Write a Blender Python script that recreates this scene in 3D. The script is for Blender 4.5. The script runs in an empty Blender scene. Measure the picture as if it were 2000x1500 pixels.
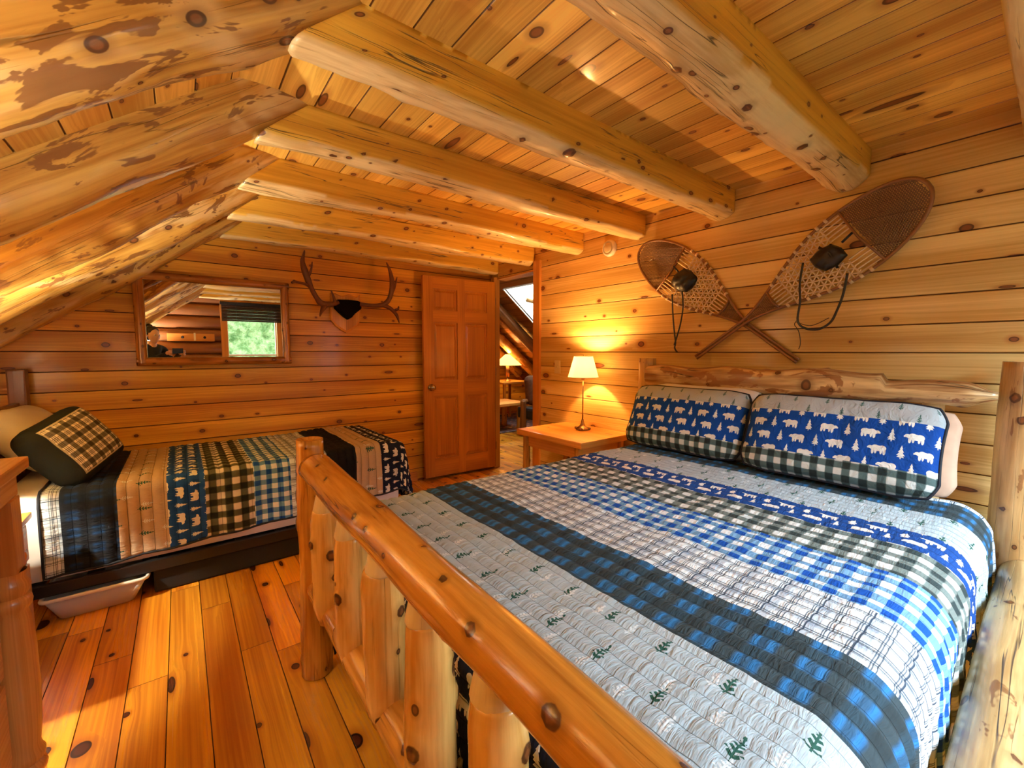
import bpy, bmesh, math, random
import numpy as np
from mathutils import Vector, Matrix, noise as mnoise
C = bpy.context.scene.collection
sc = bpy.context.scene
R = math.radians
# ------------------------------------------------------------------ camera, sky, daylight, exposure
cd = bpy.data.cameras.new('camera'); cam = bpy.data.objects.new('camera', cd); C.objects.link(cam)
cd.sensor_fit = 'HORIZONTAL'; cd.sensor_width = 36.0; cd.lens = 831.7/2000*36.0; cd.clip_start = .01; cd.clip_end = 100
cam.location = (0, 0, 1.245); cam.rotation_euler = (R(90-4.426), 0, R(-37.91)); sc.camera = cam
sc.view_settings.view_transform = 'Standard'; sc.view_settings.look = 'None'
sc.view_settings.exposure = 1.42; sc.view_settings.gamma = 1.0; sc.view_settings.use_curve_mapping = False
w = bpy.data.worlds.new('world'); sc.world = w; w.use_nodes = True
bg = w.node_tree.nodes['Background']; bg.inputs[0].default_value = (.78, .90, 1, 1); bg.inputs[1].default_value = 2.2
sc.cycles.use_denoising = True; sc.cycles.use_adaptive_sampling = True; sc.cycles.adaptive_threshold = .03; sc.cycles.max_bounces = 8; sc.cycles.diffuse_bounces = 5; sc.cycles.glossy_bounces = 4
sc.cycles.sample_clamp_indirect = 6.0; sc.cycles.caustics_reflective = False; sc.cycles.caustics_refractive = False
def area(name, loc, target, sx, sy, power, col):
    l = bpy.data.lights.new(name, 'AREA'); l.shape = 'RECTANGLE'; l.size = sx; l.size_y = sy; l.energy = power; l.color = col
    o = bpy.data.objects.new(name, l); C.objects.link(o); o.location = loc
    o.rotation_euler = (Vector(target)-Vector(loc)).to_track_quat('-Z', 'Y').to_euler(); return o
def point(name, loc, power, col, r=.03):
    l = bpy.data.lights.new(name, 'POINT'); l.energy = power; l.color = col; l.shadow_soft_size = r
    o = bpy.data.objects.new(name, l); C.objects.link(o); o.location = loc; return o
area('sky_light', (1.5, -2.6, 3.0), (1.6, .6, .7), 2.6, 1.3, 240, (.70, .87, 1))
area('sky_light', (.2, -2.9, 2.9), (.2, 2.0, .4), 2.0, 1.2, 120, (.92, .95, 1))
area('skylight_light', (4.1, 4.5, 2.6), (3.9, 4.6, 1.2), .5, .5, 14, (.9, .95, 1))
# ------------------------------------------------------------------ node expression helper
class E:
    g = None
    def __init__(s, v): s.v = v
    def _b(s, o, op, rev=False):
        a, b = (s, o) if not rev else (o, s); return M(op, a, b)
    def __add__(s, o): return s._b(o, 'ADD')
    def __radd__(s, o): return s._b(o, 'ADD', True)
    def __sub__(s, o): return s._b(o, 'SUBTRACT')
    def __rsub__(s, o): return s._b(o, 'SUBTRACT', True)
    def __mul__(s, o): return s._b(o, 'MULTIPLY')
    def __rmul__(s, o): return s._b(o, 'MULTIPLY', True)
    def __truediv__(s, o): return s._b(o, 'DIVIDE')
    def __neg__(s): return s._b(-1.0, 'MULTIPLY')
def put(sock, v):
    if isinstance(v, E): v = v.v
    if isinstance(v, bpy.types.NodeSocket): E.g.links.new(v, sock)
    elif isinstance(v, (tuple, list)) and len(v) == 3 and sock.type == 'RGBA': sock.default_value = (*v, 1)
    else: sock.default_value = v
def M(op, a, b=None, c=None, clamp=False):
    n = E.g.nodes.new('ShaderNodeMath'); n.operation = op; n.use_clamp = clamp
    for i, x in enumerate((a, b, c)):
        if x is not None: put(n.inputs[i], x)
    return E(n.outputs[0])
def floor(a): return M('FLOOR', a)
def fract(a): return M('FRACT', a)
def mabs(a): return M('ABSOLUTE', a)
def mn(a, b): return M('MINIMUM', a, b)
def mx(a, b): return M('MAXIMUM', a, b)
def lt(a, b): return M('LESS_THAN', a, b)
def gt(a, b): return M('GREATER_THAN', a, b)
def sqrt(a): return M('SQRT', a)
def sin(a): return M('SINE', a)
def mexp(a): return M('EXPONENT', a)
def mod(a, b): return M('FLOORED_MODULO', a, b)
def ss(a, lo, hi, t0=0.0, t1=1.0):
    n = E.g.nodes.new('ShaderNodeMapRange'); n.interpolation_type = 'SMOOTHSTEP'
    put(n.inputs[0], a)
    for i, x in enumerate((lo, hi, t0, t1)): put(n.inputs[i+1], x)
    return E(n.outputs[0])
def comb(x, y, z=0.0):
    n = E.g.nodes.new('ShaderNodeCombineXYZ')
    for i, q in enumerate((x, y, z)): put(n.inputs[i], q)
    return E(n.outputs[0])
def sep(v):
    n = E.g.nodes.new('ShaderNodeSeparateXYZ'); put(n.inputs[0], v); return [E(o) for o in n.outputs]
def noise(v, scale=1.0, detail=2.0, rough=.5, dist=0.0):
    n = E.g.nodes.new('ShaderNodeTexNoise'); put(n.inputs['Vector'], v)
    n.inputs['Scale'].default_value = scale; n.inputs['Detail'].default_value = detail
    n.inputs['Roughness'].default_value = rough; n.inputs['Distortion'].default_value = dist
    return E(n.outputs[0])
def white(x, y=0.0):
    n = E.g.nodes.new('ShaderNodeTexWhiteNoise'); n.noise_dimensions = '2D'; put(n.inputs[0], comb(x, y)); return E(n.outputs[0]), E(n.outputs[1])
def mix(f, a, b):
    n = E.g.nodes.new('ShaderNodeMix'); n.data_type = 'RGBA'; put(n.inputs[0], f); put(n.inputs[6], a); put(n.inputs[7], b); return E(n.outputs[2])
def mul(a, b):
    n = E.g.nodes.new('ShaderNodeMix'); n.data_type = 'RGBA'; n.blend_type = 'MULTIPLY'; n.inputs[0].default_value = 1
    put(n.inputs[6], a); put(n.inputs[7], b); return E(n.outputs[2])
def grey(a): return comb(a, a, a)
def uv():
    n = E.g.nodes.new('ShaderNodeTexCoord'); x, y, z = sep(E(n.outputs['UV'])); return x, y
def objrand(): return E(E.g.nodes.new('ShaderNodeObjectInfo').outputs['Random'])
def attr(name):
    n = E.g.nodes.new('ShaderNodeAttribute'); n.attribute_name = name; return E(n.outputs['Fac'])
def bump(h, dist, strength=1.0):
    n = E.g.nodes.new('ShaderNodeBump'); n.inputs['Distance'].default_value = dist; n.inputs['Strength'].default_value = strength
    put(n.inputs['Height'], h); return E(n.outputs[0])
def newmat(name):
    m = bpy.data.materials.new(name); m.use_nodes = True; E.g = m.node_tree
    return m, m.node_tree.nodes['Principled BSDF']
def finish(p, col, rough=.5, nrm=None, coat=0, spec=.5, metal=0):
    put(p.inputs['Base Color'], col); put(p.inputs['Roughness'], rough); p.inputs['Metallic'].default_value = metal
    p.inputs['Specular IOR Level'].default_value = spec
    if coat: p.inputs['Coat Weight'].default_value = coat; p.inputs['Coat Roughness'].default_value = .12
    if nrm is not None: put(p.inputs['Normal'], nrm)
def plain(name, col, rough=.5, metal=0, noise_amt=.12, scale=30, spec=.5):
    m, p = newmat(name); n = E.g.nodes.new('ShaderNodeTexCoord')
    f = noise(E(n.outputs['Object']), scale, 3)
    finish(p, mul(col, grey(f*(noise_amt*2)+(1-noise_amt))), rough, bump(f, .002, .3), metal=metal, spec=spec); return m

def make_pine(name, lo, hi, wid, knot=(.10, .03, .008), plank=0, vary=.35, rough=.38, coat=.25, kd=.6, groove=.0035, halo=(.42, .13, .02), cell=.30, kr=(.004, .017)):
    m, p = newmat(name); x, y = uv(); row = floor(y/wid); r, rc = white(row, 3.7)
    x = x+r*13.0; fy = fract(y/wid)
    if plank:
        col = floor(x/plank); r, rc = white(row, col+.5); fx = fract(x/plank)
    r1, r2, r3 = sep(rc)
    gy = y+r2*7.0
    v = E.g.nodes.new('ShaderNodeTexVoronoi'); v.voronoi_dimensions = '2D'; v.inputs['Scale'].default_value = 1.0
    v.inputs['Randomness'].default_value = .85
    px = x/cell+r3*5.0; py = row+fy
    put(v.inputs['Vector'], comb(px, py)); kx, ky, _ = sep(E(v.outputs['Position'])); c1, c2, c3 = sep(E(v.outputs['Color']))
    dx = (px-kx)*cell; dy = (py-ky)*wid
    rad = (c1*c1)*(kr[1]-kr[0])+kr[0]
    ok = lt(c2, kd)*lt(mabs(floor(ky)-row), .5)
    an = ss(c3, .55, .8, .55, .06); d = sqrt((dx*dx)*an+dy*dy)/rad
    d2 = sqrt((dx*dx)*(.09)+dy*dy)/rad
    infl = ok*mexp(d2*d2*-.12)
    g2 = gy-dy*infl*.75
    st = noise(comb(x*1.4, g2*150.0, r1*9.0), 1.0, 3, .6)
    br = noise(comb(x*.55, g2*8.0, r1*5.0), 1.0, 2, .5)
    rg = sin(g2*330.0+br*34.0+x*1.0)*.5+.5
    f = ss(st*.28+br*.72+rg*.05, .33, .70)
    col = mix(f, hi, lo)
    col = mul(col, grey(r*vary+(1-vary*.5)))
    col = mix(ss(r3, .55, 1.0)*.35, col, mul(col, (.85, .62, .42)))
    col = mix(ok*ss(d, 2.6, .9)*.6, col, halo)
    ring = ok*ss(d, 1.12, .98)
    kc = mix(ss(d, .55, .9), tuple(k*2.4 for k in knot), knot)
    col = mix(ring, col, kc)
    e = mn(fy, 1.0-fy)*wid
    if plank: e = mn(e, mn(fx, 1.0-fx)*plank)
    gl = ss(e, groove*.45, groove)
    col = mul(col, mix(gl, (.20, .11, .06), (1.0, 1.0, 1.0)))
    h = st*.06+gl*1.0+ok*ss(d, 1.3, .9)*.15
    finish(p, col, mix(f, (rough,)*3, (rough+.12,)*3), bump(h, .003, .5), coat=coat)
    return m
def make_log(name, lo, hi, rough=.42, coat=.2, patch=.0, patchcol=(.16, .06, .02), knotc=(.10, .035, .01), fs=1.0, crack=.6, pale=None, flatc=None, spots=.4):
    m, p = newmat(name); x, y = uv(); o = objrand()
    x = x+o*17.0; z0 = o*9.0
    vv = E.g.nodes.new('ShaderNodeTexVoronoi'); vv.voronoi_dimensions = '2D'; vv.inputs['Scale'].default_value = 1.0; px = x*5.0; py = y*9.0
    put(vv.inputs['Vector'], comb(px, py)); kx, ky, _ = sep(E(vv.outputs['Position'])); q1, q2, q3 = sep(E(vv.outputs['Color']))
    vx = (px-kx)/5.0; vy = (py-ky)/9.0; kd_ = sqrt(vx*vx*.5+vy*vy)/(q1*q1*.011+.004)+gt(q2, spots)*9.0
    k = mn(attr('knot'), kd_); infl = mexp(k*k*-.25)
    st = noise(comb(x*4.0*fs, y*70.0, z0), 1.0, 4, .6)
    br = noise(comb(x*2.2*fs, y*11.0, z0), 1.0, 3, .55, .6)
    f = ss(st*.4+br*.6, .36, .66)
    col = mix(f, hi, lo)
    if flatc:
        s2 = noise(comb(x*1.5, y*90.0, z0), 1.0, 3, .6); b2 = noise(comb(x*.8, y*14.0, z0+3.0), 1.0, 2, .5)
        col = mix(attr('flat'), col, mix(ss(s2*.3+b2*.7, .35, .68), flatc[1], flatc[0]))
    if pale is not None:
        pt = noise(comb(x*1.5, y*4.0, z0+5.0), 1.0, 3, .6, 1.0); col = mix(ss(pt, .50, .60), col, pale)
    if patch:
        pt = noise(comb(x*4.5, y*13.0, z0+2.0), 1.0, 4, .62, .8); col = mix(ss(pt, .66-patch*.2, .69-patch*.2)*.85, col, patchcol)
    ck = noise(comb(x*1.1, y*30.0, z0+8.0), 1.0, 2, .5, .4)
    cl = ss(mabs(ck-.5), .018, .0)*ss(br, .46, .58)*crack
    col = mix(cl, col, tuple(q*.25 for q in lo))
    col = mix(ss(k, 2.4, 1.0)*.45, col, tuple(q*.6 for q in lo))
    col = mix(ss(k, 1.15, .95), col, mix(ss(k, .75, .45), knotc, tuple(min(1, q*2.2) for q in knotc)))
    finish(p, col, rough, bump(st*.35+br*.8-cl*1.5, .006, .55), coat=coat)
    return m
# ------------------------------------------------------------------ mesh helpers
def mesh(name, V, F, mat, parent=None, uvs=None, smooth=True, attrs=None):
    me = bpy.data.meshes.new(name); me.from_pydata([tuple(v) for v in V], [], F)
    if uvs is not None:
        l = me.uv_layers.new(name='UVMap'); l.data.foreach_set('uv', np.array([c for f in uvs for q in f for c in q], dtype=np.float32))
    if attrs:
        for k, a in attrs.items():
            t = me.attributes.new(k, 'FLOAT', 'POINT'); t.data.foreach_set('value', np.array(a, dtype=np.float32))
    me.polygons.foreach_set('use_smooth', [smooth]*len(F)); me.materials.append(mat); me.update()
    o = bpy.data.objects.new(name, me); C.objects.link(o)
    if parent: o.parent = parent; o.matrix_parent_inverse = parent.matrix_world.inverted() if False else Matrix.Translation(-Vector(parent.location))
    return o
def thing(name, label, cat, loc, group=None):
    o = bpy.data.objects.new(name, None); C.objects.link(o); o.location = loc; o.empty_display_size = .1
    return tag(o, label, cat, group)
def tag(o, label, cat, group=None):
    o['label'] = label; o['category'] = cat
    if group: o['group'] = group
    return o
def struct(o): o['kind'] = 'structure'; return o
class MB:
    """collects shapes into one mesh; every face gets a metre-scaled UV with U along the grain"""
    def __init__(s): s.V = []; s.F = []; s.U = []; s.K = []
    def quad(s, vs, uvs): s.F.append(vs); s.U.append(uvs)
    def add(s, V, F, U): n = len(s.V); s.V += V; s.F += [tuple(i+n for i in f) for f in F]; s.U += U; return s
    def box(s, a, b, grain=0, bev=0.0, rot=None, piv=None, off=0.0):
        """axis aligned box a..b, chamfered by bev"""
        a = Vector(a); b = Vector(b); c = (a+b)/2; h = (b-a)/2; bev = min(bev, *(q*.49 for q in h))
        bm = bmesh.new(); bmesh.ops.create_cube(bm, size=2)
        for v in bm.verts: v.co = Vector((v.co.x*h.x, v.co.y*h.y, v.co.z*h.z))
        if bev > 0: bmesh.ops.bevel(bm, geom=bm.edges[:]+bm.verts[:], offset=bev, segments=2, profile=.7, affect='EDGES')
        bm.normal_update(); V = []; F = []; U = []
        for v in bm.verts: V.append(v.co.copy())
        for f in bm.faces:
            F.append(tuple(v.index for v in f.verts)); n = f.normal; ax = max(range(3), key=lambda i: abs(n[i]))
            oth = [i for i in range(3) if i != ax]
            if grain in oth: u_, v_ = grain, [i for i in oth if i != grain][0]
            else: u_, v_ = oth
            U.append([(v.co[u_]+c[u_]*.9+off, v.co[v_]+ax*.31+off*.7+c[v_]) for v in f.verts])
        bm.free(); out = []
        for v in V:
            q = v+c
            if rot is not None: q = rot @ (q-Vector(piv))+Vector(piv)
            out.append(q)
        return s.add(out, F, U)
    def tube(s, pts, rad, seg=8, closed=False, flat=1.0, caps=True):
        pts = [Vector(p) for p in pts]; n = len(pts)
        if not isinstance(rad, (list, tuple)): rad = [rad]*n
        V = []; F = []; U = []; prev = None; L = 0
        for i, p in enumerate(pts):
            if closed: d = (pts[(i+1) % n]-pts[i-1])
            else: d = pts[min(i+1, n-1)]-pts[max(i-1, 0)]
            d.normalize() if d.length > 1e-9 else None
            if prev is None:
                a = Vector((0, 0, 1)) if abs(d.z) < .9 else Vector((1, 0, 0)); n1 = d.cross(a).normalized()
            else: n1 = (prev-d*prev.dot(d)).normalized()
            prev = n1; n2 = d.cross(n1)
            if i: L += (p-pts[i-1]).length
            for j in range(seg):
                t = 2*math.pi*j/seg; V.append(p+(n1*math.cos(t)+n2*math.sin(t)*flat)*rad[i])
        m = n if closed else n-1
        for i in range(m):
            for j in range(seg):
                a = i*seg+j; b = i*seg+(j+1) % seg; c = ((i+1) % n)*seg+(j+1) % seg; d = ((i+1) % n)*seg+j
                F.append((a, b, c, d)); y0 = j*.02; U.append([(i*.05, y0), (i*.05, y0+.02), (i*.05+.05, y0+.02), (i*.05+.05, y0)])
        if not closed and caps:
            F.append(tuple(range(seg-1, -1, -1))); U.append([(0, 0)]*seg)
            F.append(tuple((n-1)*seg+j for j in range(seg))); U.append([(0, 0)]*seg)
        return s.add(V, F, U)
    def lathe(s, prof, loc, seg=24, rot=None, scale=(1, 1, 1)):
        V = []; F = []; U = []; loc = Vector(loc)
        for r, z in prof:
            for j in range(seg):
                t = 2*math.pi*j/seg; q = Vector((r*math.cos(t)*scale[0], r*math.sin(t)*scale[1], z*scale[2]))
                if rot is not None: q = rot @ q
                V.append(q+loc)
        for i in range(len(prof)-1):
            for j in range(seg):
                k = (j+1) % seg; F.append((i*seg+j, i*seg+k, (i+1)*seg+k, (i+1)*seg+j))
                U.append([(prof[i][1], j*.02), (prof[i][1], j*.02+.02), (prof[i+1][1], j*.02+.02), (prof[i+1][1], j*.02)])
        return s.add(V, F, U)
    def build(s, name, mat, parent=None, smooth=False, **k):
        o = mesh(name, s.V, s.F, mat, parent, s.U, smooth, **k); return o
def autosmooth(o, ang=40):
    me = o.data; me.polygons.foreach_set('use_smooth', [True]*len(me.polygons))
    bm = bmesh.new(); bm.from_mesh(me)
    for e in bm.edges:
        if len(e.link_faces) == 2 and e.calc_face_angle(0) > R(ang): e.smooth = False
    bm.to_mesh(me); bm.free(); return o
def fixn(o):
    bm = bmesh.new(); bm.from_mesh(o.data); bmesh.ops.recalc_face_normals(bm, faces=bm.faces[:]); bm.to_mesh(o.data); bm.free(); return o

def log(name, P0, P1, r0, r1, mat, parent=None, seg=24, ds=.02, seed=1, nk=6, amp=.06, bow=.0, flats=(), caps=('flat', 'flat'), rk=(.008, .016), kh=.5, wmap=None, prof=None, knots=None):
    rnd = random.Random(seed); P0 = Vector(P0); P1 = Vector(P1); d = P1-P0; L = d.length; d.normalize()
    a = Vector((0, 0, 1)) if abs(d.z) < .9 else Vector((0, 1, 0))
    n2 = d.cross(a).normalized(); n1 = n2.cross(d)   # n1 is the 'up' side
    n = max(6, int(L/ds)); ph = [(rnd.choice((1, 2, 3, 2)), rnd.uniform(1.5, 7), rnd.uniform(0, 6.28), rnd.uniform(.4, 1)) for _ in range(7)]
    kn = [(rnd.uniform(.06, .94)*L, rnd.uniform(-math.pi, math.pi), rnd.uniform(*rk)) for _ in range(nk)] + list(knots or [])
    bd = (rnd.uniform(-1, 1), rnd.uniform(-1, 1), rnd.uniform(0, 3))
    V = []; K = []; FL = []; rings = []
    def ring(s_, k, scale=1.0, mul=1.0):
        t = s_/L; idx = []
        r = (r0+(r1-r0)*t)
        if prof: r *= prof(t)
        c = P0+d*s_+(n1*bd[0]+n2*bd[1])*bow*math.sin(math.pi*t+bd[2]*.3)*(1-abs(2*t-1)**4)
        for j in range(seg):
            th = -math.pi+2*math.pi*j/seg
            q = sum(w_*math.sin(m_*th+f_*s_*1.6+p_) for m_, f_, p_, w_ in ph)/3.0
            q += .55*mnoise.noise(Vector((s_*7, math.cos(th)*1.6, math.sin(th)*1.6+seed)))+.25*mnoise.noise(Vector((s_*22, math.cos(th)*4, math.sin(th)*4+seed)))
            rr = r*(1+amp*q); kk = 3.0; fl_ = 0.0
            for (ks, kt, kr) in kn:
                dth = (th-kt+math.pi) % (2*math.pi)-math.pi; dd = math.hypot((s_-ks)*.8, dth*r)/kr
                kk = min(kk, dd)
                if dd < 3: rr += kr*kh*(math.exp(-dd*dd*.7)-.35*math.exp(-(dd*2.2)**2))
            o_ = Vector((math.cos(th)*rr, math.sin(th)*rr))
            for (mx_, my_, h_) in flats:
                dt = o_.x*mx_+o_.y*my_
                if dt > h_: o_ -= Vector((mx_, my_))*(dt-h_); fl_ = 1.0
            o_ *= scale
            p = c+n1*o_.x+n2*o_.y
            if wmap: p = wmap(p, t)
            idx.append(len(V)); V.append(p); K.append(kk); FL.append(fl_)
        rings.append((idx, s_))
    r_ = max(r0, r1)
    if caps[0] == 'round':
        for q in (.25, .55, .8, .94): ring(r_*.45*(1-math.sqrt(1-q*q)) if False else r_*.45*(1-math.sin(math.acos(1-q))) , 0, scale=.35+.65*math.sin(q*math.pi/2))
    elif caps[0] == 'flat': ring(0, 0, .0001); ring(0.0, 0, .93); 
    elif caps[0] == 'tenon':
        for s_, q in ((0, .001), (0, .35), (.02, .5), (.055, .85)): ring(s_, 0, q)
    st = {'round': r_*.5, 'flat': .006, 'tenon': .08}.get(caps[0], 0); en = L-{'round': r_*.5, 'flat': .006, 'tenon': .08}.get(caps[1], 0)
    for i in range(n+1): ring(st+(en-st)*i/n, 0)
    if caps[1] == 'round':
        for q in (.94, .8, .55, .25): ring(L-r_*.45*(1-math.sin(math.acos(1-q))), 0, scale=.35+.65*math.sin(q*math.pi/2))
    elif caps[1] == 'flat': ring(L, 0, .93); ring(L, 0, .0001)
    elif caps[1] == 'tenon':
        for s_, q in ((L-.055, .85), (L-.02, .5), (L, .35), (L, .001)): ring(s_, 0, q)
    F = []; U = []; rm = (r0+r1)/2
    for i in range(len(rings)-1):
        A, s0 = rings[i]; B, s1 = rings[i+1]
        for j in range(seg):
            k = (j+1) % seg; F.append((A[j], A[k], B[k], B[j])); y0 = j*2*math.pi*rm/seg; y1 = (j+1)*2*math.pi*rm/seg
            U.append([(s0, y0), (s0, y1), (s1, y1), (s1, y0)])
    F.append(tuple(reversed(rings[0][0]))); U.append([(0, .01*j) for j in range(seg)])
    F.append(tuple(rings[-1][0])); U.append([(0, .01*j) for j in range(seg)])
    return mesh(name, V, F, mat, parent, U, True, {'knot': K, 'flat': FL})

def boards(name, O, Ud, Vd, Nd, rects, wid, phase, mat, gw=.004, gd=.004, th=.02, kind='structure'):
    """board surface with real V grooves: O + Ud*u + Vd*v, facing Nd, slab of thickness th behind it"""
    O = Vector(O); Ud = Vector(Ud); Vd = Vector(Vd); Nd = Vector(Nd); mb = MB()
    for (u0, u1, v0, v1) in rects:
        pr = [(v0, 0.0)]; k = math.ceil((v0-phase)/wid)
        while phase+k*wid < v1-1e-4:
            g = phase+k*wid
            if g > v0+.006 and g < v1-.006: pr += [(g-gw, 0), (g, -gd), (g+gw, 0)]
            k += 1
        pr.append((v1, 0)); nu = max(1, int((u1-u0)/1.2)); n0 = len(mb.V)
        for (v, dpt) in pr:
            for i in range(nu+1): mb.V.append(O+Ud*(u0+(u1-u0)*i/nu)+Vd*v+Nd*dpt)
        for a in range(len(pr)-1):
            for i in range(nu):
                q = [n0+a*(nu+1)+i, n0+a*(nu+1)+i+1, n0+(a+1)*(nu+1)+i+1, n0+(a+1)*(nu+1)+i]
                ua = u0+(u1-u0)*i/nu; ub = u0+(u1-u0)*(i+1)/nu; va = pr[a][0]-phase; vb = pr[a+1][0]-phase
                uvq = [(ua, va), (ub, va), (ub, vb), (ua, vb)]
                if Ud.cross(Vd).dot(Nd) < 0: q.reverse(); uvq.reverse()
                mb.F.append(tuple(q)); mb.U.append(uvq)
        n1 = len(mb.V); cs = [(u0, v0), (u1, v0), (u1, v1), (u0, v1)]
        for (u, v) in cs: mb.V.append(O+Ud*u+Vd*v)
        for (u, v) in cs: mb.V.append(O+Ud*u+Vd*v-Nd*th)
        for f in ((4, 5, 6, 7), (0, 1, 5, 4), (1, 2, 6, 5), (2, 3, 7, 6), (3, 0, 4, 7)):
            mb.F.append(tuple(n1+i for i in f)); mb.U.append([(cs[i % 4][0], cs[i % 4][1]-phase+(.02 if i > 3 else 0)) for i in f])
    o = mb.build(name, mat); struct(o); return o
# ------------------------------------------------------------------ materials
WALL = make_pine('pine_wall', (.50, .19, .014), (.87, .48, .050), .125, kd=.75, kr=(.005, .016), vary=.4)
CEIL = make_pine('pine_ceiling', (.56, .27, .036), (.92, .60, .125), .130, kd=.7, kr=(.006, .022), vary=.4)
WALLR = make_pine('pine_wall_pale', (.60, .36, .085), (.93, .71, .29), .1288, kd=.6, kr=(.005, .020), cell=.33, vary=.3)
FLOOR = make_pine('pine_floor', (.46, .13, .008), (.95, .46, .035), .118, kd=.62, plank=1.7, vary=.55, rough=.24, coat=.35, kr=(.008, .024), cell=.26, knot=(.035, .008, .003), groove=.0022, halo=(.30, .06, .008))
DOORM = make_pine('door_wood', (.40, .14, .012), (.68, .29, .03), 10.0, kd=0, vary=0, rough=.35)
TRIM = make_pine('trim_wood', (.46, .18, .03), (.72, .34, .075), 10.0, kd=.1, vary=0)
TABLE = make_pine('table_wood', (.55, .22, .035), (.85, .42, .08), .14, kd=.3, vary=.2, groove=.001, coat=.4)
DRESS = make_pine('dresser_wood', (.52, .21, .04), (.80, .42, .11), 10.0, kd=.15, vary=0, coat=.5, rough=.28)
JOIST = make_log('joist_log', (.66, .44, .17), (.92, .74, .38), crack=1.0, spots=.42, knotc=(.14, .05, .015), flatc=((.60, .32, .035), (.86, .55, .08)))
RAFT = make_log('rafter_log', (.36, .15, .022), (.64, .37, .078), patch=.48, patchcol=(.20, .075, .022), coat=.35, rough=.34, pale=(.68, .45, .18), fs=.6)
BEDLOG = make_log('bed_log', (.36, .13, .014), (.68, .32, .045), coat=.6, rough=.26, crack=.5)
SPIN = make_log('spindle_log', (.62, .30, .06), (.88, .54, .16), coat=.6, rough=.26, crack=.3)
PALELOG = make_log('pale_bed_log', (.46, .26, .09), (.74, .50, .21), coat=.3, patch=.25, patchcol=(.30, .13, .04))
RAILLOG = make_log('headboard_log', (.28, .11, .026), (.90, .68, .33), coat=.4, crack=1.0, patch=.5, patchcol=(.30, .11, .03), fs=.8)
TENON = make_log('tenon_wood', (.74, .56, .28), (.90, .76, .46), crack=.1, coat=.2)
FRAMEL = make_log('mirror_frame_log', (.26, .08, .014), (.50, .19, .035), coat=.6, rough=.25)
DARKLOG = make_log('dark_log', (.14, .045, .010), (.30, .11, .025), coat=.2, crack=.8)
BLACK = plain('black_fabric', (.012, .012, .014), .8)
BLACKM = plain('black_metal', (.012, .012, .013), .35)
WHITEP = plain('white_plastic', (.80, .78, .70), .35, noise_amt=.02)
IVORY = plain('ivory_plastic', (.72, .60, .36), .4, noise_amt=.03)
SHEET = plain('white_sheet', (.80, .78, .74), .8, noise_amt=.05, scale=9)
BRASS = plain('old_brass', (.33, .19, .09), .32, .85)
CHROME = plain('knob_metal', (.50, .45, .40), .22, 1.0)
RAWHIDE = plain('rawhide', (.80, .62, .38), .5)
ASH = plain('ash_frame', (.27, .12, .045), .35)
TIPWEB = plain('tip_webbing', (.24, .125, .055), .55)
LEATHER = plain('black_leather', (.016, .013, .012), .42)
ANTLER = plain('antler', (.16, .055, .028), .45, noise_amt=.35, scale=18)
FUR = plain('dark_fur', (.006, .004, .003), .95, spec=.1)
SKIN = plain('skin', (.60, .36, .25), .5, noise_amt=.04)
HAIR = plain('hair', (.03, .016, .010), .6)
BARK = plain('bark', (.10, .07, .05), .9)
# ------------------------------------------------------------------ the setting
XR, YB, YF, ZC = 2.65, 3.74, -1.02, 2.20
S = .74; N_ = math.hypot(1, S); XK = -1.30
def zs(x): return ZC+S*(x-.21)
fl = boards('floor', (0, 0, 0), (0, 1, 0), (1, 0, 0), (0, 0, 1), [(YF-.2, 7.6, XK-.1, 7.0)], .118, -.211, FLOOR, gw=.0012, gd=.002)
boards('ceiling', (0, 0, ZC), (0, 1, 0), (1, 0, 0), (0, 0, -1), [(YF-.05, YB+.03, .205, XR+.03)], .130, .594, CEIL)
sl = (Vector((1, 0, S))/N_)
boards('ceiling_slope', (XK, 0, zs(XK)), (0, 1, 0), sl, Vector((S, 0, -1))/N_, [(YF-.05, YB+.03, -.03, (.21-XK)*N_)], .130, .03, CEIL)
boards('wall_back', (0, YB, 0), (1, 0, 0), (0, 0, 1), (0, -1, 0), [(XK, XR+.03, 0, ZC+.1)], .125, .868-.125*6, WALL)
DY0, DY1, DZ = 3.05, 3.64, 1.985
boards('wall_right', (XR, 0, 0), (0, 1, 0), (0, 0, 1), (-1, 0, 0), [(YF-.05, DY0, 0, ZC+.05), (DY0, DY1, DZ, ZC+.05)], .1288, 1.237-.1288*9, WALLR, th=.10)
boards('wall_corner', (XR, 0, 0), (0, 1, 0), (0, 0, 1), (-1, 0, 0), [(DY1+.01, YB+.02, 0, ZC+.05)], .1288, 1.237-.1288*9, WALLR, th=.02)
boards('wall_left', (XK, 0, 0), (0, 1, 0), (0, 0, 1), (1, 0, 0), [(YF-.05, YB, 0, zs(XK)+.05)], .125, .02, WALL)
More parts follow.
